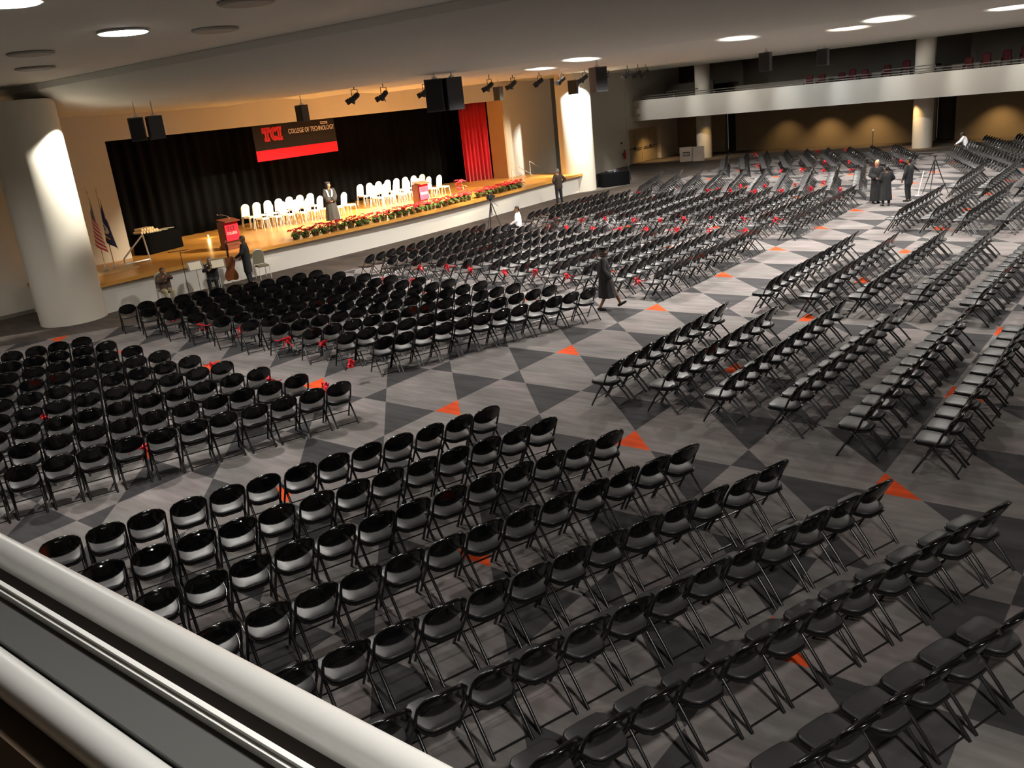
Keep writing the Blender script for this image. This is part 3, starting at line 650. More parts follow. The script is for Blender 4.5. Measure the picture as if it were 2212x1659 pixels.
# ------------------------------------------------------------------ folding chairs
def chair_parts(lod):
    """parts of one folding chair: name -> (MB, material, smooth). Local: +y forward, +x along the row, origin on the floor under the seat"""
    P = []
    # backrest: moulded shell with a hand slot
    na = 24 if lod else 12
    th = math.radians(58); z0 = .668
    def surf(u, v, d):          # u across, v up along the back plane, d towards the sitter
        y = -.18-.085*(v/.145)+.04*(u/.22)**2; z = z0+v*.97
        return (u, y+d*.95, z+d*.3)
    def outline(a):
        c, s = math.cos(a), math.sin(a)
        if s >= 0: r = 1/((abs(c)/.232)**2.05+(abs(s)/.168)**2.05)**(1/2.05)
        else: r = 1/((abs(c)/.232)**2.1+(abs(s)/.160)**2.1)**(1/2.1)
        return r*c, r*s
    mb = MB(); V = []; F = []
    cv = .118 if lod else 0.02
    ring = []
    for k in range(na):
        a = 2*PI*k/na; c, s = math.cos(a), math.sin(a)
        # point of the outline seen from the slot centre
        lo, hi = 0, .5
        for _ in range(22):
            m_ = (lo+hi)/2; u, v = m_*c, cv+m_*s; rr = math.hypot(u, v); ou, ov = outline(math.atan2(v, u))
            if rr < math.hypot(ou, ov): lo = m_
            else: hi = m_
        ring.append((c, s, lo))
    if lod:
        levels = [(0, .012), (.35, .016), (.88, .018), (.975, .013), (1, .0), (.975, -.013), (.88, -.018), (.35, -.016), (0, -.012)]
    else:
        levels = [(.8, .013), (1, 0), (.8, -.013)]
    for fr, d in levels:
        for c, s, L in ring:
            su, sv = .052*c, .013*s
            if not lod: su = sv = 0
            u = su+(L*c-su)*fr; v = cv+sv+(L*s-sv)*fr
            V.append(surf(u, v, d))
    nl = len(levels)
    for j in range(nl-1):
        for k in range(na): F.append((j*na+k, j*na+(k+1) % na, (j+1)*na+(k+1) % na, (j+1)*na+k))
    if lod:
        for k in range(na): F.append(((nl-1)*na+k, (nl-1)*na+(k+1) % na, (k+1) % na, k))
    else:
        F += [tuple(range(na-1, -1, -1)), tuple(range((nl-1)*na, nl*na))]
    mb.add(V, F); P.append(('backrest', mb, 'plast', 50))
    # seat
    mb = MB(); V = []; F = []
    n = 24 if lod else 12
    def so(k):
        a = 2*PI*k/n+PI/n; c, s = math.cos(a), math.sin(a); e = 6.0
        r = 1/((abs(c))**e+(abs(s))**e)**(1/e)
        u, v = r*c, r*s; wd = .205+.012*v-(.05*max(0, -v-.3)); return u*wd, .05+v*.215
    lev = [(.86, -.022), (.97, -.016), (1.0, -.004), (.985, .008), (.93, .014), (.4, .016)] if lod else [(1, -.028), (1.02, 0), (.85, .018)]
    for fr, dz in lev:
        for k in range(n):
            x, y = so(k); y = .05+(y-.05)*fr; x *= fr
            V.append((x, y, .440+.055*(y-.05)+dz))
    for j in range(len(lev)-1):
        for k in range(n): F.append((j*n+k, j*n+(k+1) % n, (j+1)*n+(k+1) % n, (j+1)*n+k))
    F += [tuple(range(n-1, -1, -1)), tuple(range((len(lev)-1)*n, len(lev)*n))]
    mb.add(V, F); P.append(('seat', mb, 'seat', 55))
    if lod:
        mb = MB(); V = []; F = []
        for fr, dz in ((.9, -.050), (1.03, -.046), (1.05, -.034), (1.03, -.020), (.9, -.020)):
            for k in range(n):
                x, y = so(k); y = .05+(y-.05)*fr; x *= fr; V.append((x, y, .440+.055*(y-.05)+dz))
        for j in range(4):
            for k in range(n): F.append((j*n+k, j*n+(k+1) % n, (j+1)*n+(k+1) % n, (j+1)*n+k))
        F += [tuple(range(n-1, -1, -1))]
        mb.add(V, F); P.append(('seat_pan', mb, 'tube', 55))
    # tubes
    tn = 6 if lod else 4; r = .0155
    def ft(z): return .25-.50*z/.80            # front leg / back upright y at height z
    for sx in (-1, 1):
        x = sx*.222
        mb = MB(); mb.tube([(x, .252, 0), (x, ft(.22)+.012, .22), (x, ft(.47)+.004, .47)], r, tn); P.append(('leg', mb, 'tube', 60))
        x = sx*.196
        mb = MB(); mb.tube([(x, -.302, 0), (x, -.165, .16), (x, .02, .35), (x, .10, .415)], r*1.1, tn); P.append(('leg', mb, 'tube', 60))
    mb = MB(); q = []
    for sx in (-1, 1):
        s_ = [(sx*.222, ft(.47)+.004, .47), (sx*.222, -.085, .58), (sx*.218, -.150, .69), (sx*.17, -.19, .765)]
        q.append(s_)
    mb.tube(q[0]+q[1][::-1] if lod else q[0], r, tn)
    if not lod: mb.tube(q[1], r, tn)
    P.append(('back_frame', mb, 'tube', 60))
    mb = MB(); mb.tube([(-.222, ft(.12)+.012, .12), (.222, ft(.12)+.012, .12)], .0095, tn); P.append(('stretcher', mb, 'tube', 60))
    mb = MB(); mb.tube([(-.196, -.262, .035), (.196, -.262, .035)], .0095, tn); P.append(('stretcher', mb, 'tube', 60))
    return P
BACK = .265      # the row lines below follow the top of the backs, this far behind the seat centre
ROWS = []        # (block, row index, p0, p1, n)
def block(nm, rows): ROWS.extend((nm, i, *r) for i, r in enumerate(rows))
def dirp(p, a, d): return (p[0]+d*math.cos(math.radians(a)), p[1]+d*math.sin(math.radians(a)))
near_ends = [4.28, 5.40, 6.53, 7.68, 8.87, 10.06, 11.22, 12.40, 13.55]
block('near block', [(dirp((x, -1.18-.035*i), 70.2, -5.98), (x, -1.18-.035*i), 13) for i, x in enumerate(near_ends)])
block('column block', [(dirp((-8.54+1.179*i, -1.21), 70.0, -6.06), (-8.54+1.179*i, -1.21), 13) for i in range(9)])
block('musicians block', [((-11.19+1.179*i, 1.42-.012*i), (-9.01+1.141*i, 6.47-.025*i), 12) for i in range(10)])
block('aisle block', [((4.92, 1.57), (4.93, 5.69), 9), ((5.96, 1.68), (6.0, 5.68), 9), ((7.02, 1.6), (7.06, 6.58), 11), ((8.12, 1.51), (8.18, 6.62), 11), ((9.28, 1.13), (9.31, 6.57), 12), ((10.33, 1.0), (10.36, 6.55), 12), ((11.4, 1.0), (11.42, 6.5), 12)])
block('second aisle block', [((5.0, 8.2), (4.95, 14.1), 13), ((6.09, 8.15), (6.03, 14.1), 13), ((7.1, 8.34), (7.06, 15.1), 14), ((8.22, 8.38), (8.2, 15.13), 14), ((9.3, 8.3), (9.36, 15.1), 14), ((10.4, 8.3), (10.4, 15.1), 14)])
block('centre block', [((-9.12+1.099*i, 8.95-.024*i), (-9.26+1.105*i, 14.98), 13) for i in range(11)])
block('far centre block', [((-9.09+1.12*i, 17.92-.09*i), (-9.32+1.11*i, 24.08), 13) for i in range(11)])
block('far angled block', [(dirp((-10.75+1.17*i, 31.9), 109.6-.35*i, -6.4), (-10.75+1.17*i, 31.9), 13) for i in range(10)])
block('back block', [((-8.4+1.21*i, 34.9), dirp((-8.4+1.21*i, 34.9), 114.2, 6.55), 14) for i in range(9)])
block('far edge block', [((4.75, 31.9), (2.16, 38.5), 15), ((6.0, 32.5), (1.95, 41.8), 20), ((6.6, 33.9), (2.55, 43.6), 20), ((8.1, 33.9), (4.1, 43.6), 20)])
block('third aisle block', [((4.96, 18.5), (4.96, 23.85), 12), ((5.98, 18.6), (6.04, 24.1), 12), ((7.0, 18.2), (7.1, 24.1), 13), ((8.1, 18.4), (8.15, 24.1), 13)])
block('fourth aisle block', [((5.1, 25.9), (4.96, 31.1), 11), ((6.25, 25.4), (6.1, 31.9), 13), ((7.35, 25.6), (7.2, 32), 13)])
FLIP = {'back block', 'far edge block'}
def pix(p):
    d = Vector(p)-CAM; z = d.dot(fw)
    if z < .1: return None
    return 1106+FPX*d.dot(rt)/z, 829.5-FPX*d.dot(up)/z, z
CH = []
for nm, ri, p0, p1, n in ROWS:
    d = Vector((p1[0]-p0[0], p1[1]-p0[1])); L = d.length; d.normalize()
    f = Vector((-d.y, d.x))
    if f.x > 0: f = -f
    ang = math.atan2(f.y, f.x)-PI/2
    for k in range(n):
        q = Vector(p0)+d*(L*k/(n-1)); o = q+f*BACK
        o = o+Vector((random.uniform(-.012, .012), random.uniform(-.012, .012)))
        px = pix((q.x, q.y, .75)); pf = pix((o.x, o.y, .0))
        if px is None or not (-60 < px[0] < 2290 and px[1] < 1720): continue
        if px[1] > 1164+.515*px[0]+40 and px[0] < 1000: continue
        seat_end = n-1-k if nm in ('near block', 'column block') else k
        CH.append((px[2], nm, ri, k, n, (o.x, o.y), ang+random.uniform(-.02, .02)))
CH.sort(key=lambda c: c[0])
NIND = 300
BL = {'near block': ('aisle end', 'block nearest the balcony rail'), 'column block': ('aisle end', 'block beside the big column'), 'musicians block': ('column end', 'block by the musicians'),
      'aisle block': ('near end', 'first straight aisle block'), 'second aisle block': ('near end', 'second straight aisle block'), 'centre block': ('near end', 'centre block')}
parts = chair_parts(1); root0 = None
meshes = [(nm, mb.mesh(nm, m, sm)) for nm, mb, m, sm in parts]
for z, nm, ri, k, n, (x, y), ang in CH[:NIND]:
    if root0 is None:
        root0 = r = thing('folding_chair', 'x', 'chair')
        for pn, me in meshes:
            o = bpy.data.objects.new(pn, me); C.objects.link(o); o.parent = r
    else:
        r = root0.copy(); C.objects.link(r)
        for ch in root0.children:
            c = ch.copy(); C.objects.link(c); c.parent = r
    r.location = (x, y, 0); r.rotation_euler = (0, 0, ang)
    e, bn = BL.get(nm, ('near end', nm)); s_ = n-1-k if nm in ('near block', 'column block') else k
    tag(r, 'black folding chair, %s from %s, %s row, %s' % (ORD[s_], e, ORD[ri], bn), 'chair', 'black folding chairs in the %s' % bn)
# all chairs past the 300 largest: one object
low = chair_parts(0); bv = []; bf = []; bm_ = []; mlist = ['plast', 'seat', 'tube']; off = 0
for pn, mb, m, sm in low:
    bv += mb.v; bf += [tuple(i+off for i in q) for q in mb.f]; bm_ += [mlist.index(m)]*len(mb.f); off = len(bv)
bv = np.array(bv); rest = CH[NIND:]
loops = np.concatenate([np.array(q) for q in bf]); cnt = np.array([len(q) for q in bf])
allv = []; 
for z, nm, ri, k, n, (x, y), ang in rest:
    c, s = math.cos(ang), math.sin(ang)
    allv.append(np.stack([bv[:, 0]*c-bv[:, 1]*s+x, bv[:, 0]*s+bv[:, 1]*c+y, bv[:, 2]], 1))
nR = len(rest); me = bpy.data.meshes.new('folding_chairs_far')
me.vertices.add(nR*len(bv)); me.vertices.foreach_set('co', np.concatenate(allv).astype(np.float32).ravel())
ll = np.concatenate([loops+i*len(bv) for i in range(nR)]).astype(np.int32); cc = np.tile(cnt, nR)
me.loops.add(len(ll)); me.loops.foreach_set('vertex_index', ll)
me.polygons.add(len(cc)); me.polygons.foreach_set('loop_start', (np.cumsum(cc)-cc).astype(np.int32)); me.polygons.foreach_set('loop_total', cc.astype(np.int32))
for m in mlist: me.materials.append(MT[m])
me.polygons.foreach_set('material_index', np.tile(np.array(bm_, dtype=np.int32), nR))
me.polygons.foreach_set('use_smooth', np.ones(len(cc), dtype=bool)); me.update(); me.validate(); me.set_sharp_from_angle(angle=math.radians(50))
o = bpy.data.objects.new('folding_chairs', me); C.objects.link(o)
tag(o, 'hundreds of further black folding chairs in straight and angled rows', 'chair', None, 'stuff')

# ------------------------------------------------------------------ red bows
def bow_parts(seed):
    R = random.Random(seed); mb = MB()
    for i in range(12):
        a = R.uniform(0, 2*PI); tl = R.uniform(-1.2, 1.2)
        mx = Matrix.Rotation(a, 4, 'Z') @ Matrix.Rotation(tl, 4, 'Y'); V = []; F = []
        for j in range(7):
            b = j/6*PI; x = .105*math.sin(b)**.8*(.35+.65*math.sin(b)); zz = .034*math.cos(b)
            V += [(x, -.022, zz), (x, .022, zz)]
        for j in range(6): F.append((2*j, 2*j+1, 2*j+3, 2*j+2))
        mb.add(V, F, 0, mx)
    tails = MB()
    for s in (-1, 1):
        V = []; F = []
        for j in range(5): V += [(s*.03*j-.012, .01*j, -.045*j), (s*.03*j+.014, .01*j+.004, -.045*j)]
        for j in range(4): F.append((2*j, 2*j+1, 2*j+3, 2*j+2))
        tails.add(V, F)
    band = MB(); V = []; F = []
    for j in range(7): V += [(.05*j-.0, -.05-.008*math.sin(j*PI/6), .02*math.sin(j*1.1)), (.05*j, -.05-.008*math.sin(j*PI/6), .022+.02*math.sin(j*1.1))]
    for j in range(6): F.append((2*j, 2*j+1, 2*j+3, 2*j+2))
    band.add(V, F)
    return mb, tails, band
bp = [bow_parts(s) for s in range(3)]; bproto = []
for i in range(3):
    t = thing('ribbon_bow', 'x', 'bow'); bp[i][0].obj('loops', 'ribbon', t); bp[i][1].obj('tails', 'ribbon', t); bp[i][2].obj('band', 'ribbon', t); bproto.append([t, False])
def unproject(px, py, z):
    d = fw*FPX+rt*(px-1106)+up*(829.5-py); t_ = (z-CAM.z)/d.z; return CAM+d*t_
BOWS = []
BOWDATA = [
 ('column block', [(-1.67, -0.87), (-0.14, -0.76), (-3.87, -0.71), (-0.62, -4.17), (-4.15, -4.17)]),
 ('musicians block', [(-9.16, 1.62), (-7.81, 1.52), (-6.15, 1.6), (-3.96, 1.34), (-2.82, 1.43), (-0.84, 0.5), (-6.81, 7.24), (-5.77, 7.38)]),
 ('centre block near', [(-6.96, 8.98), (-6.04, 9.2), (-4.86, 8.98), (-3.47, 8.9), (-2.55, 9.13), (-1.25, 8.87), (-0.84, 9.25), (1.05, 8.73)]),
 ('centre block far', [(-8.88, 14.71), (-6.39, 16.33), (-5.18, 16.27), (-3.98, 16.22), (-2.88, 16.17), (-1.68, 16.13), (-0.46, 16.09), (0.85, 15.98)]),
 ('far centre block near', [(-8.29, 18.33), (-6.92, 18.11), (-5.95, 18.33), (-4.62, 18.22), (-3.4, 18.12), (-2.57, 18.33), (-1.55, 18.43), (-0.32, 18.42), (0.91, 18.23)]),
 ('far centre block far', [(-8.72, 25.72), (-5.47, 26.19), (-4.2, 25.86), (-2.91, 25.54), (-1.8, 25.66), (-0.69, 26.05), (0.67, 25.57)]),
 ('far angled block near', [(-5.09, 26.58), (-4.38, 27.37), (-3.16, 27.17), (-1.95, 27.56), (-0.81, 27.94)]),
 ('far angled block far', [(-7.27, 36.19), (-4.83, 33.26), (-3.74, 33.15), (-2.43, 32.6), (-1.16, 32.6), (-0.59, 34.65)]),
 ('back block', [(-10.41, 43.27), (-6.48, 43.15), (-3.76, 36.51), (-4.73, 42.88), (-2.41, 36.25), (0.31, 35.5)]),
]
N_ = 0
for gname, pts in BOWDATA:
    for i, (x, y) in enumerate(pts):
        p, used_ = bproto[N_ % 3]
        t = copytree(p) if used_ else p; bproto[N_ % 3][1] = True
        t.location = (x, y, .45); t.rotation_euler = (0, 0, random.uniform(0, 6.28)); N_ += 1
        g = gname.replace(' near', '').replace(' far', ''); side = ', camera side' if gname.endswith(' near') else ', far side' if gname.endswith(' far') else ''
        if gname.startswith('far centre'): g = 'far centre block'; side = ', camera side' if 'near' in gname else ', far side'
        if gname.startswith('far angled'): g = 'far angled block'; side = ', camera side' if 'near' in gname else ', far side'
        tag(t, 'red satin bow, %s along the row ends of the %s%s' % (ORD[i], g, side), 'bow', 'red bows on the chairs')

# ------------------------------------------------------------------ people
def caps(mb, p, q, r1, r2, n=10, sq=None):
    p = Vector(p); q = Vector(q); d = q-p; L = d.length
    mx = Matrix.Translation(p) @ (d.to_track_quat('Z', 'X').to_matrix().to_4x4() if L > 1e-6 else Matrix())
    prof = [(.02*r1, -r1)]+[(r1*math.cos(a), r1*math.sin(a)) for a in (-1.1, -.6, 0)]+[(r2*math.cos(a), L+r2*math.sin(a)) for a in (0, .6, 1.1)]+[(.02*r2, L+r2)]
    mb.lathe(prof, n, mx=mx)
def remesh(mb, name, m, parent, vox=.014, dec=.4, smooth=3):
    o = mb.obj('tmp', m); r = o.modifiers.new('r', 'REMESH'); r.mode = 'VOXEL'; r.voxel_size = vox
    s = o.modifiers.new('s', 'SMOOTH'); s.iterations = smooth; s.factor = .5
    if dec < 1: d = o.modifiers.new('d', 'DECIMATE'); d.ratio = dec
    dg = bpy.context.evaluated_depsgraph_get(); me = bpy.data.meshes.new_from_object(o.evaluated_get(dg)); bpy.data.objects.remove(o)
    me.name = name; me.polygons.foreach_set('use_smooth', [True]*len(me.polygons)); me.update()
    q = bpy.data.objects.new(name, me); C.objects.link(q); q.parent = parent; return q
def J(seated=False, **kw):
    j = dict(pelvis=(0, 0, .93), chest=(0, .0, 1.27), neck=(0, -.005, 1.44), head=(0, .025, 1.585), sl=(-.175, 0, 1.385), sr=(.175, 0, 1.385),
             el=(-.23, -.03, 1.12), er=(.23, -.03, 1.12), wl=(-.23, .06, .88), wr=(.23, .06, .88), hl=(-.09, 0, .91), hr=(.09, 0, .91),
             kl=(-.10, .03, .5), kr=(.10, .03, .5), al=(-.10, -.02, .09), ar=(.10, -.02, .09), tl=(-.115, .12, .03), tr=(.115, .12, .03))
    if seated:
        for k in ('pelvis', 'chest', 'neck', 'head', 'sl', 'sr', 'el', 'er', 'wl', 'wr', 'hl', 'hr'): j[k] = (j[k][0], j[k][1], j[k][2]-.43)
        j.update(kl=(-.12, .42, .50), kr=(.12, .42, .50), al=(-.12, .40, .09), ar=(.12, .40, .09), tl=(-.13, .55, .03), tr=(.13, .55, .03), wl=(-.14, .30, .56), wr=(.14, .30, .56), el=(-.24, .02, .70), er=(.24, .02, .70))
    j.update(kw); return {k: Vector(v) for k, v in j.items()}
def hand(mb, w_, e_, side):
    d = (w_-e_).normalized(); n = Vector((side, 0, 0)); n = (n-d*n.dot(d)).normalized(); f = d.cross(n)   # f: across the palm
    p1 = w_+d*.035
    for s in (-.026, -.009, .009, .026): caps(mb, w_+f*s*.6, w_+d*.07+f*s, .013, .0115, 6)
    for s, L in ((-.028, .062), (-.0095, .075), (.0095, .072), (.028, .058)):
        a = w_+d*.075+f*s; b = a+d*L*.5-n*.008; c = b+d*L*.42-n*.022; caps(mb, a, b, .0095, .009, 6); caps(mb, b, c, .009, .0075, 6)
    a = w_+d*.02+f*.028; b = a+d*.03+f*.026-n*.008; caps(mb, a, b, .012, .0105, 6); caps(mb, b, b+d*.03+f*.006-n*.01, .0105, .0085, 6)
def figure(label, loc, rz, j, H, skin, hair, hairstyle, clothes, seat=None):
    s = H/1.70
    t = thing('person', label, 'person', loc, rz); t.scale = (s, s, s)
    mb = MB()
    for x in (-.06, .06):
        o = Vector((x, 0, 0)); caps(mb, j['pelvis']+o, j['chest']+o*1.1, .105, .112); caps(mb, j['chest']+o, j['neck']+o*.6-Vector((0, 0, .07)), .105, .06)
    for a in ('l', 'r'):
        caps(mb, j['chest']+Vector((0, 0, .07)), j['s'+a], .07, .058); caps(mb, j['s'+a], j['e'+a], .050, .040); caps(mb, j['e'+a], j['w'+a], .039, .026); hand(mb, j['w'+a], j['e'+a], -1 if a == 'l' else 1)
        caps(mb, j['h'+a], j['k'+a], .088, .058); caps(mb, j['k'+a], j['a'+a], .056, .036)
        hl = j['a'+a]+(j['a'+a]-j['t'+a])*.35; hl.z = min(j['a'+a].z-.045, .2) if j['a'+a].z < .12 else j['a'+a].z-.05
        caps(mb, hl, j['t'+a], .036, .030); caps(mb, j['a'+a], hl, .036, .034)
    h = j['head']; up_ = (h-j['neck']).normalized()
    caps(mb, j['neck']-Vector((0, 0, .05)), h-up_*.03, .052, .048)
    yw = j.get('look', Vector((0, 1, 0))).normalized(); sd = yw.cross(Vector((0, 0, 1))).normalized()
    hm = Matrix.Translation(h) @ Matrix(((sd.x, yw.x, 0, 0), (sd.y, yw.y, 0, 0), (0, 0, 1, 0), (0, 0, 0, 1)))
    mb.ball((0, -.008, .02), (.075, .095, .098), 14, mx=hm); mb.ball((0, .022, -.055), (.052, .062, .062), 12, mx=hm)
    mb.ball((0, .095, -.012), (.014, .022, .026), 8, mx=hm)
    for x in (-.077, .077): mb.ball((x, -.01, -.005), (.012, .022, .034), 8, mx=hm)
    remesh(mb, 'body', skin, t, .011, .3, 2)
    for x in (-.03, .03):
        MB().ball((x, .083, .012), (.012, .009, .008), 8, mx=hm).obj('eye', 'hairb', t)
    MB().ball((0, .083, -.062), (.024, .008, .006), 8, mx=hm).obj('mouth', 'maroon', t)
    hb = MB()
    if hairstyle != 'none':
        hb.ball((0, -.022, .045), (.083, .098, .085), 14, mx=hm); hb.ball((0, -.05, .0), (.078, .07, .09), 12, mx=hm)
        if hairstyle == 'long':
            for k in range(-3, 4): caps(hb, hm @ Vector((k*.022, -.075+abs(k)*.012, .02)), hm @ Vector((k*.028, -.095+abs(k)*.016, -.30)), .03, .018)
        if hairstyle == 'bob':
            for k in range(-4, 5): a = k*.42; caps(hb, hm @ Vector((math.sin(a)*.075, -math.cos(a)*.075, .02)), hm @ Vector((math.sin(a)*.09, -math.cos(a)*.085, -.11)), .028, .024)
        if hairstyle == 'curly':
            for k in range(-4, 5): a = k*.45; hb.ball((math.sin(a)*.095, -math.cos(a)*.09, -.03), .045, 8, mx=hm)
            for k in range(-4, 5): a = k*.42; hb.ball((math.sin(a)*.10, -math.cos(a)*.10, -.10), .04, 8, mx=hm)
        if hairstyle == 'updo': hb.ball((.02, -.09, .05), (.06, .05, .06), 10, mx=hm); hb.ball((-.03, -.06, .10), (.05, .05, .04), 10, mx=hm)
        remesh(hb, 'hair', hair, t, .012, .5, 1)
    for fn in clothes: fn(t, j, hm)
    return t
def g_torso(mb, j, r=1.0):
    for x in (-.07, .07):
        o = Vector((x, 0, 0)); caps(mb, j['pelvis']+o, j['chest']+o, .125*r, .125*r); caps(mb, j['chest']+o, j['neck']+o*.5-Vector((0, 0, .08)), .118*r, .068)
    for a in 'lr': caps(mb, j['chest']+Vector((0, 0, .07)), j['s'+a], .085, .074)
def gown(m='gown', hem=.30, wide=.30, sleeve=.11, vel=Vector((0, 0, 0))):
    def f(t, j, hm):
        mb = MB(); g_torso(mb, j, 1.08)
        for a in 'lr': caps(mb, j['s'+a], j['e'+a], .078, .088); caps(mb, j['e'+a], j['e'+a].lerp(j['w'+a], .86), .086, sleeve); 
        V = []; F = []; n = 36
        zs = [1.25, 1.0, .75, .5, hem]
        top = j['chest']; bot = (j['pelvis'])
        for i, z in enumerate(zs):
            u = i/4; w_ = .17+(wide-.17)*u; d_ = .14+(wide*.88-.14)*u; c = Vector((bot.x, bot.y, 0))+vel*u
            for k in range(n):
                a = 2*PI*k/n; q = 1+.05*u*math.sin(9*a)+.03*u*math.sin(5*a+1); V.append((c.x+w_*q*math.cos(a), c.y+d_*q*math.sin(a), z))
        for i in range(4):
            for k in range(n): F.append((i*n+k, (i+1)*n+k, (i+1)*n+(k+1) % n, i*n+(k+1) % n))
        F += [tuple(range(n)), tuple(range(5*n-1, 4*n-1, -1))]
        mb.add(V, F); remesh(mb, 'gown', m, t, .018, .6, 2)
    return f
def mortarboard(t, j, hm):
    c = MB(); c.ball((0, -.02, .075), (.088, .10, .06), 14, mx=hm); q = c.obj('cap', 'gown', t, smooth=60)
    b = MB().box(-.13, .13, -.15, .11, .128, .136, mx=hm @ Matrix.Rotation(.5, 4, 'Z')).obj('board', 'gown', q)
    MB().tube([tuple(hm @ Vector(p)) for p in ((0, -.02, .138), (.09, .06, .138), (.105, .07, .02))], .005, 5).obj('tassel', 'gown', q)
def tam(t, j, hm):
    c = MB(); c.ball((-.02, -.03, .095), (.115, .12, .05), 14, mx=hm); c.ball((0, -.02, .07), (.088, .10, .045), 14, mx=hm); c.obj('cap', 'gown', t, smooth=60)
def jacket(m, long=0, arms=True, collar=None):
    def f(t, j, hm):
        mb = MB(); g_torso(mb, j, 1.06)
        for a in 'lr': caps(mb, j['s'+a], j['e'+a], .070, .062); caps(mb, j['e'+a], j['e'+a].lerp(j['w'+a], .90), .060, .046)
        if long:
            for x in (-.08, 0, .08): caps(mb, j['pelvis']+Vector((x, 0, .05)), j['pelvis']+Vector((x*1.3, 0, -long)), .12, .115)
        remesh(mb, 'jacket', m, t, .015, .5, 2)
    return f
def trousers(m):
    def f(t, j, hm):
        mb = MB()
        for a in 'lr': caps(mb, j['pelvis'], j['h'+a], .12, .105); caps(mb, j['h'+a], j['k'+a], .105, .078); caps(mb, j['k'+a], j['k'+a].lerp(j['a'+a], .93), .076, .058)
        remesh(mb, 'trousers', m, t, .015, .5, 2)
    return f
def shoes(m='mbl', heel=0):
    def f(t, j, hm):
        for a in 'lr':
            mb = MB(); A_ = j['a'+a]; T_ = j['t'+a]; hl = A_+(A_-T_)*.32; hl.z = A_.z-.05
            caps(mb, hl, T_, .043, .038); caps(mb, A_+Vector((0, 0, -.03)), hl, .044, .042)
            remesh(mb, 'shoe', m, t, .012, .5, 1)
    return f
def wz(x, y): return math.atan2(y, x)-PI/2       # rotation that turns local +y to a world heading
# the graduate walking along the aisle
figure('graduate in black gown and cap walking along the aisle between the chair blocks', (.95, 7.35, 0), wz(.82, .42),
       J(kl=(-.09, .24, .50), al=(-.08, .38, .14), tl=(-.085, .52, .18), kr=(.09, .06, .50), ar=(.09, -.16, .10), tr=(.10, -.02, .03), el=(-.26, -.12, 1.14), wl=(-.26, -.10, .90), er=(.27, .0, 1.13), wr=(.26, .12, .93), look=(-.45, .9, 0)),
       1.56, 'skind', 'hairbr', 'curly', [gown('gown', .36, .29, .12, Vector((0, .06, 0))), mortarboard, shoes()])
# the graduate on the stage
def hoodv(t, j, hm):
    mb = MB()
    for s in (-1, 1):
        P = [(s*.095, -.06, 1.44), (s*.105, .08, 1.40), (s*.085, .165, 1.25), (s*.045, .185, 1.05), (0, .195, .93)]
        V = []; F = []
        for i, p in enumerate(P):
            V += [(p[0]-.028, p[1], p[2]), (p[0]+.028, p[1]+.006, p[2])]
        for i in range(4): F.append((2*i, 2*i+1, 2*i+3, 2*i+2))
        mb.add(V, F)
    o = mb.obj('hood', 'hood', t); o.modifiers.new('s', 'SOLIDIFY').thickness = .012
    mb = MB()
    for s in (-1, 1):
        V = []; P = [(s*.05, .192, 1.08), (s*.03, .198, .98), (0, .202, .89)]; F = []
        for p in P: V += [(p[0]-.026, p[1], p[2]), (p[0]+.026, p[1]+.004, p[2])]
        for i in range(2): F.append((2*i, 2*i+1, 2*i+3, 2*i+2))
        mb.add(V, F)
    o = mb.obj('hood_tip', 'purple', t); o.modifiers.new('s', 'SOLIDIFY').thickness = .014
figure('graduate in black gown with white and purple hood standing on the stage', (-16.5, 13.75, 1.0), wz(.75, -.45),
       J(el=(-.22, .03, 1.14), er=(.22, .03, 1.14), wl=(-.10, .20, 1.0), wr=(.10, .20, 1.0), look=(-.85, .5, 0)), 1.72, 'skind', 'hairb', 'bob', [gown('gown', .16, .29, .13), tam, hoodv, shoes()])
# man with hands on hips before the stage
figure('grey haired man in brown jacket seen from behind, hands on hips before the stage', (-13.0, 25.3, 0), wz(-.9, .3),
       J(el=(-.36, -.10, 1.17), er=(.36, -.10, 1.17), wl=(-.20, .03, 1.02), wr=(.20, .03, 1.02), al=(-.14, -.02, .09), ar=(.14, -.02, .09), tl=(-.17, .12, .03), tr=(.17, .12, .03), kl=(-.12, .02, .5), kr=(.12, .02, .5)),
       1.76, 'skinl', 'hairg', 'short', [jacket('jack', .10), trousers('suit'), shoes()])
# boy in a white shirt sitting in the front row
figure('boy in white shirt sitting beside the video tripod in front of the stage', (-9.0, 16.75, 0), wz(-.9, -.45), J(True, look=(-.5, .85, 0)), 1.62, 'skind', 'hairb', 'short', [jacket('shirt'), trousers('suit'), shoes()])
# group of three by the aisle
figure('blonde woman in black gown facing a shorter companion near the thin tripod', (2.3, 24.75, 0), wz(.55, -.75), J(look=(.35, 1, 0), er=(.25, .02, 1.14), wr=(.14, .22, 1.05)), 1.62, 'skinl', 'blonde', 'updo', [gown('gown', .10, .25, .10), shoes()])
figure('short person in black gown seen from behind beside the blonde woman', (2.85, 24.1, 0), wz(-.55, .8), J(el=(-.27, .0, 1.14), er=(.30, .02, 1.16), wl=(-.16, .18, 1.04), wr=(.16, .18, 1.04), al=(-.13, -.02, .09), ar=(.13, -.02, .09), tl=(-.16, .12, .03), tr=(.16, .12, .03)), 1.47, 'skind', 'hairb', 'short', [gown('gown', .25, .26, .10), trousers('suit'), shoes()])
figure('man in dark suit standing beside the thin tripod, back half turned', (3.35, 25.2, 0), wz(-.8, .15), J(look=(-.2, 1, 0), el=(-.25, .03, 1.13), wl=(-.25, .12, .88)), 1.62, 'skind', 'hairb', 'short', [jacket('suit', .22), trousers('suit'), shoes()])
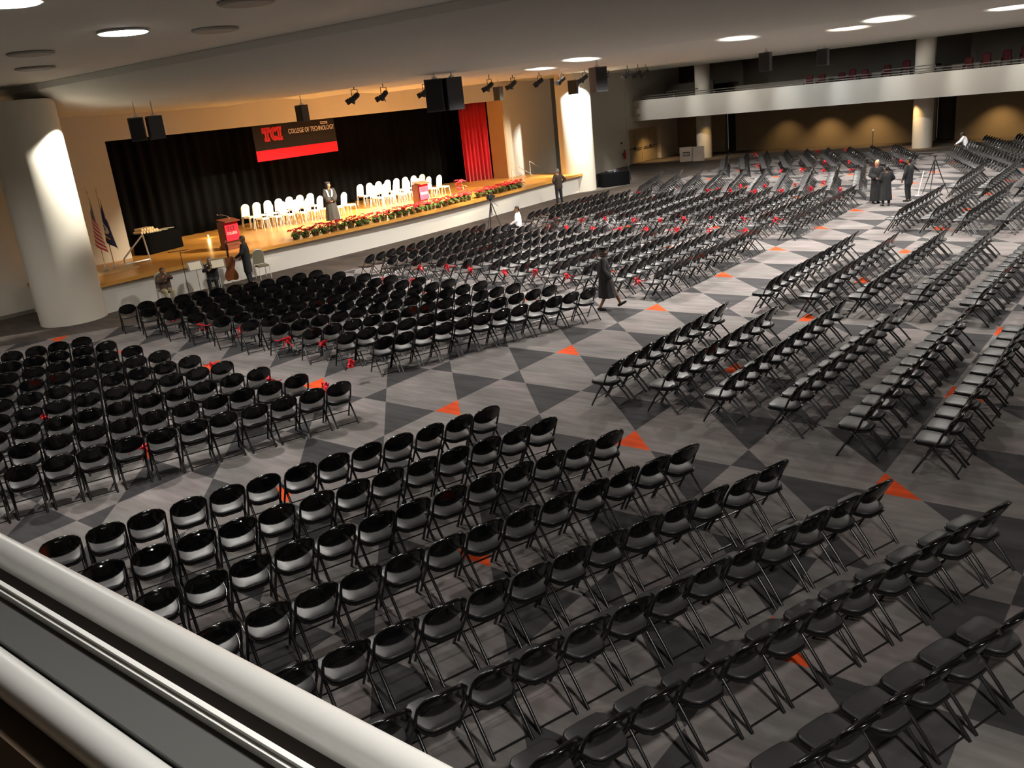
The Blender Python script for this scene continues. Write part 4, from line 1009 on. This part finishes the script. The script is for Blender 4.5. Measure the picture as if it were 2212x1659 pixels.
# person sitting at the far row end
figure('person in white shirt sitting at the far row end near the white column', (2.0, 41.35, 0), wz(-.92, -.2), J(True, chest=(0, .10, .84), neck=(0, .17, .99), head=(0, .22, 1.12), sl=(-.175, .15, .96), sr=(.175, .15, .96), el=(-.22, .30, .75), er=(.22, .30, .75), wl=(-.1, .48, .62), wr=(.1, .48, .62)), 1.72, 'skind', 'hairb', 'curly', [jacket('shirt'), trousers('suit'), shoes()])
# musicians, their chairs, stands and instruments
def violin(label, loc, rz, tilt, sc=1.0, name='violin', cat='violin', spike=False):
    t = thing(name, label, cat, loc, rz); t.scale = (sc, sc, sc)
    out = []
    for i in range(32):
        a = 2*PI*i/32; r = .10+.022*math.cos(2*a)-.022*math.cos(4*a); out.append((r*.92*math.sin(a)*(1+.12*-math.cos(a)), r*1.55*math.cos(a)))
    mx = Matrix.Rotation(tilt, 4, 'X')
    MB().prism(out, .035, 0, mx).obj('body', 'violin', t)
    MB().box(-.012, .012, .14, .34, .025, .04, mx=mx).obj('neck', 'mbl', t)
    MB().tube([tuple(mx @ Vector(p)) for p in ((0, .34, .03), (0, .37, .035), (0, .385, .02), (0, .37, .012))], .011, 6).obj('scroll', 'violin', t)
    MB().box(-.02, .02, -.02, -.012, .035, .055, mx=mx).obj('bridge', 'paper', t)
    if spike: MB().tube([tuple(mx @ Vector((0, -.17, .017))), tuple(mx @ Vector((0, -.24, .017)))], .004, 6).obj('end_pin', 'chrome', t)
    return t
olive = stage_chair('olive', 'silver')
MUS = [(-13.95, 4.2, wz(.5, -.15)), (-13.9, 5.95, wz(.75, -.6)), (-14.05, 8.1, wz(1, -.3))]
for i, (x, y, r) in enumerate(MUS):
    o = olive if i == 0 else copytree(olive); o.location = (x, y, 0); o.rotation_euler = (0, 0, r)
    tag(o, ('olive padded chair under the musician nearest the big column', 'olive padded chair under the middle musician in front of the stage', 'empty olive padded chair behind the standing musician')[i], 'chair', 'olive chairs by the stage')
arms_v = dict(el=(-.22, .16, .90), wl=(-.10, .36, .98), er=(.27, .10, .82), wr=(.10, .28, .86))
figure('seated musician in brown coat playing violin nearest the big column', (-13.9, 4.2, 0), MUS[0][2], J(True, **arms_v), 1.60, 'skind', 'hairb', 'short', [jacket('brownw'), trousers('tanc'), shoes()])
figure('seated grey haired musician in black playing violin in front of the stage', (-13.85, 5.95, 0), MUS[1][2], J(True, **arms_v), 1.60, 'skinl', 'hairg', 'bob', [jacket('gown'), trousers('suit'), shoes()])
figure('standing long haired musician in black seen from behind with a cello', (-13.6, 7.2, 0), wz(-.7, -.55), J(el=(-.28, .05, 1.13), wl=(-.22, .28, 1.0), er=(.25, .0, 1.12), wr=(.2, .2, .95)), 1.70, 'skinl', 'hairbr', 'long', [jacket('gown', .45), trousers('suit'), shoes()])
violin('violin held by the musician nearest the big column', (-13.52, 4.0, .93), MUS[0][2]+.5, .15)
violin('violin held by the grey haired musician', (-13.52, 5.62, .95), MUS[1][2]+.5, .15)
violin('brown cello leaning beside the standing musician', (-13.95, 6.75, .62), wz(.8, -.4), PI/2-.15, 2.55, 'cello', 'cello', True)
def stand(label, loc, rz, top=1.15, desk=True):
    t = thing('music_stand', label, 'music stand', loc, rz)
    MB().tube([(0, 0, .30), (0, 0, top)], .011, 6).obj('pole', 'grey2', t)
    for k in range(3):
        a = 2*PI*k/3; MB().tube([(0, 0, .34), (.27*math.cos(a), .27*math.sin(a), .005)], .009, 6).obj('leg', 'grey2', t)
    d = MB().box(-.25, .25, -.006, .006, -.02, .30, mx=Matrix.Translation((0, 0, top)) @ Matrix.Rotation(-.5, 4, 'X')).obj('desk', 'olive' if desk else 'grey2', t)
    MB().box(-.2, .2, -.012, -.006, .0, .26, mx=Matrix.Translation((0, 0, top)) @ Matrix.Rotation(-.5, 4, 'X')).obj('sheet_music', 'paper', t)
    return t
stand('olive music stand before the grey haired musician', (-13.1, 5.75, 0), wz(-.8, .5), .92)
stand('grey music stand between the two violin players', (-13.2, 5.0, 0), wz(-.8, .2), 1.0, False)
t = thing('microphone_stand', 'thin black boom microphone stand between the violin players', 'microphone stand', (-14.2, 5.15, 0))
MB().tube([(0, 0, 0), (0, 0, 1.55)], .012, 6).obj('pole', 'mbl', t); MB().tube([(-.28, -.28, 1.55), (.2, .2, 1.57)], .012, 6).obj('boom', 'mbl', t); MB().lathe([(.14, 0), (.14, .02), (.02, .04)], 16).obj('base', 'mbl', t)

# tripods, tables, posters, doors ------------------------------------------
def tripod(label, loc, top, spread, camera):
    t = thing('tripod', label, 'tripod', loc)
    for k in range(3):
        a = .5+2*PI*k/3; MB().tube([(.03*math.cos(a), .03*math.sin(a), top-.12), (spread*.5*math.cos(a), spread*.5*math.sin(a), top*.45), (spread*math.cos(a), spread*math.sin(a), .01)], [.022, .018, .013], 6).obj('leg', 'mbl', t)
    MB().tube([(0, 0, top*.55), (0, 0, top)], .018, 6).obj('centre_column', 'mbl', t)
    for k in range(3):
        a = .5+2*PI*k/3; MB().tube([(0, 0, top*.55), (spread*.45*math.cos(a), spread*.45*math.sin(a), top*.52)], .009, 6).obj('brace', 'mbl', t)
    MB().box(-.05, .05, -.05, .05, top, top+.06, bev=.01).obj('head', 'mbl', t)
    if camera:
        MB().tube([(.05, 0, top), (.30, .08, top-.25)], .01, 6).obj('pan_handle', 'mbl', t)
    return t
tripod('tripod carrying a video camera in front of the stage', (-11.1, 17.7, 0), 1.32, .42, True)
c = thing('video_camera', 'black video camera on the tripod before the poinsettias', 'camera', (-11.1, 17.7, 1.38))
MB().box(-.07, .07, -.18, .16, 0, .16, bev=.015).obj('body', 'mbl', c); MB().lathe([(.05, 0), (.06, .10), (.05, .12)], 14, mx=Matrix.Translation((0, .15, .08)) @ Matrix.Rotation(-PI/2, 4, 'X')).obj('lens', 'grille', c); MB().box(-.02, .02, -.1, .1, .2, .24).obj('handle', 'mbl', c); MB().box(-.1, -.07, -.1, .02, .06, .13).obj('viewfinder', 'mbl', c)
tripod('thin empty tripod standing in the aisle beside the dark suited man', (3.85, 26.9, 0), 1.45, .55, False)
t = thing('mixer_table', 'black draped table with sound equipment at the stage end', 'table', (-14.35, 32.6, 0), 1.05)
mb = MB(); V = []; F = []; n = 64
for j, z in enumerate((0, .74)):
    for i in range(n):
        a = 2*PI*i/n; c_, s_ = math.cos(a), math.sin(a); k = 1+(.025*math.sin(i*PI*2/4) if j == 0 else 0)
        V.append((.85*k*abs(c_)**.2*(1 if c_ > 0 else -1), .42*k*abs(s_)**.2*(1 if s_ > 0 else -1), z))
for i in range(n): F.append((i, (i+1) % n, n+(i+1) % n, n+i))
F.append(tuple(range(n, 2*n))); mb.add(V, F); mb.obj('skirt', 'black', t, smooth=60)
q = thing('mixing_desk', 'small sound mixer with a blue light on the black table', 'mixer', (-14.35, 32.6, .745), 1.05)
MB().box(-.4, .3, -.2, .2, 0, .10, bev=.02, mx=Matrix.Rotation(.12, 4, 'X')).obj('console', 'mbl', q); MB().box(.0, .02, -.215, -.2, .04, .06).obj('indicator', 'blue', q)
for k in range(6): MB().box(-.35+k*.1, -.33+k*.1, -.12, .1, .10, .125, mx=Matrix.Rotation(.12, 4, 'X')).obj('fader', 'grey2', q)
t = stage_chair('mbl', 'tube', 'stacking_chair'); t.location = (-14.5, 34.1, 0); t.rotation_euler = (0, 0, 2.2); tag(t, 'dark chair behind the black equipment table', 'chair')
def board(label, x, y, w_, pr):
    t = thing('poster_board', label, 'poster', (x, y, 0), .28)
    MB().box(-w_/2, w_/2, -.02, .02, .02, .98, bev=.004).obj('board', 'poster', t)
    if pr:
        MB().box(-.22, .26, -.026, -.02, .38, .66).obj('dark_print', 'screen', t)
        for k in range(4): MB().box(-.18+k*.1, -.11+k*.1, -.029, -.026, .44+.03*(k % 2), .58).obj('pale_mark', 'poster', t)
    else:
        MB().tube([(.05, -.022, .5), (.3, -.022, .78)], .012, 4).obj('pale_stroke', 'paper', t); MB().tube([(.02, -.022, .5), (-.3, -.022, .3)], .012, 4).obj('pale_stroke', 'paper', t)
    for s in (-1, 1): MB().tube([(s*w_*.4, .02, .6), (s*w_*.4, .30, 0)], .012, 5).obj('easel_leg', 'mbl', t)
board('white poster board with a dark printed picture by the far column', -16.0, 45.2-.5, .86, True)
board('white poster board with faint shapes beside the printed one', -15.1, 45.05-.3, .78, False)
for k, (ya, yb, nm) in enumerate(((44.3, 46.45, 'door_1'), (46.55, 48.7, 'door_2'))):
    d = struct(MB().box(-20.5, -20.42, ya, yb, 0, 2.33, bev=.01).obj(nm, 'door'))
    MB().tube([(-20.34, ya+.15, 1.02), (-20.34, yb-.15, 1.02)], .028, 8).obj('push_bar', 'mbl', d)
    MB().box(-20.42, -20.32, (ya+yb)/2-.06, (ya+yb)/2+.06, .93, 1.12, bev=.01).obj('latch_case', 'mbl', d)
    MB().tube([(-20.36, (ya+yb)/2, 1.1), (-20.36, (ya+yb)/2, 2.25)], .012, 6).obj('latch_rod', 'grey2', d)
struct(MB().box(-20.55, -20.38, 46.45, 46.55, 0, 2.35).obj('trim_4', 'tan'), 'tan post between the two doors')
t = thing('fire_extinguisher', 'red fire extinguisher hanging on the wall beside the doors', 'extinguisher', (-19.78, 43.0, .55))
MB().lathe([(.075, 0), (.085, .03), (.085, .42), (.05, .5), (.025, .52)], 18).obj('cylinder', 'fire', t, smooth=40); MB().box(-.02, .02, -.09, .06, .52, .58).obj('valve', 'mbl', t); MB().tube([(0, -.06, .55), (.03, -.12, .45), (.04, -.11, .2)], .014, 6).obj('hose', 'mbl', t); MB().box(-.15, -.08, -.06, .06, .2, .4).obj('wall_bracket', 'grey2', t)
t = thing('wall_switch', 'small dark switch plate on the wall above the extinguisher', 'switch', (-19.98, 43.0, 1.55)); MB().box(-.10, .02, -.04, .04, 0, .12, bev=.004).obj('plate', 'mbl', t); MB().box(.02, .03, -.012, .012, .04, .08).obj('toggle', 'grey2', t)
t = thing('wall_speaker', 'small pale box loudspeaker on the end of the balcony front', 'speaker', (-19.75, 44.9, 3.35)); MB().box(-.2, .2, -.16, .1, 0, .42, bev=.04).obj('cabinet', 'poster', t); MB().box(-.15, .15, -.17, -.16, .05, .37).obj('grille', 'wall', t)
t = MB().box(-.21, .21, -.28, .28, 0, .012).obj('paper_sheet', 'paper'); t.location = (-12.2, 31.3, .0); t.rotation_euler = (0, 0, .3)
bpy.data.objects.remove(t)
t = thing('floor_stand', 'thin stand with a small white knob behind the back rows', 'stand', (-3.6, 44.2, 0)); MB().tube([(0, 0, 0), (0, 0, 1.35)], .02, 6).obj('pole', 'mbl', t); MB().ball((0, 0, 1.38), .06, 10).obj('knob', 'shirt', t); MB().lathe([(.16, 0), (.16, .03), (.03, .05)], 16).obj('base', 'mbl', t)
t = thing('white_stand', 'thin white stick stand leaning in the aisle near the tripod', 'stand', (3.35, 26.6, 0)); MB().tube([(0, 0, .0), (.16, .1, .95)], .02, 6).obj('stick', 'shirt', t); MB().lathe([(.1, 0), (.1, .02), (.02, .03)], 12).obj('foot', 'shirt', t)

# far balcony rail and seats
t = thing('balcony_rail', 'triple pale pipe rail along the far balcony front', 'railing', (-7, 45.15, 4.28))
for z in (.10, .24): MB().tube([(-13.1, 0, z), (24, 0, z)], .028, 6).obj('pipe', 'chrome', t)
for i in range(13): MB().tube([(-13+i*3, 0, 0), (-13+i*3, 0, .26)], .022, 6).obj('rail_post', 'chrome', t)
for xa, xb in ((-10.5, -8.2), (3.6, 6.4)):
    MB().tube([(xa, 0, .40), (xb, 0, .40)], .028, 6).obj('upper_pipe', 'chrome', t)
    for x in (xa, xb): MB().tube([(x, 0, .24), (x, 0, .40)], .022, 6).obj('rail_post', 'chrome', t)
def aud():
    t = thing('audience_chair', 'x', 'seat'); MB().box(-.23, .23, -.2, .2, .40, .48, bev=.03).obj('cushion', 'redseat', t)
    MB().box(-.23, .23, -.05, .05, 0, .62, bev=.05, mx=Matrix.Translation((0, .20, .42)) @ Matrix.Rotation(-.15, 4, 'X')).obj('backrest', 'redseat', t)
    for s in (-1, 1): MB().box(s*.25-.02, s*.25+.02, -.15, .2, 0, .62, bev=.01).obj('side_frame', 'mbl', t)
    return t
a0 = aud(); xs_ = [(-8.7, 47.6, .35), (-7.9, 47.6, .35), (-6.7, 47.7, .32), (-6.1, 47.9, .45), (-5.3, 47.7, .35), (-4.1, 48.2, .5), (-3.1, 48.6, .65), (.5, 47.9, .45), (1.35, 48.2, .6), (2.4, 48.2, .65), (3.3, 48.3, .75), (4.2, 48.3, .75)]
for i, (x, y, zz) in enumerate(xs_):
    o = a0 if i == 0 else copytree(a0); o.location = (x, y, 3.4+zz)
    if zz > 0: struct(MB().box(x-.4, x+.4, y-.4, y+.5, 3.4, 3.4+zz).obj('balcony_step', 'upper'))
    tag(o, 'dark red balcony seat, %s counted from the stage side' % ORD[i], 'seat', 'dark red seats on the far balcony')
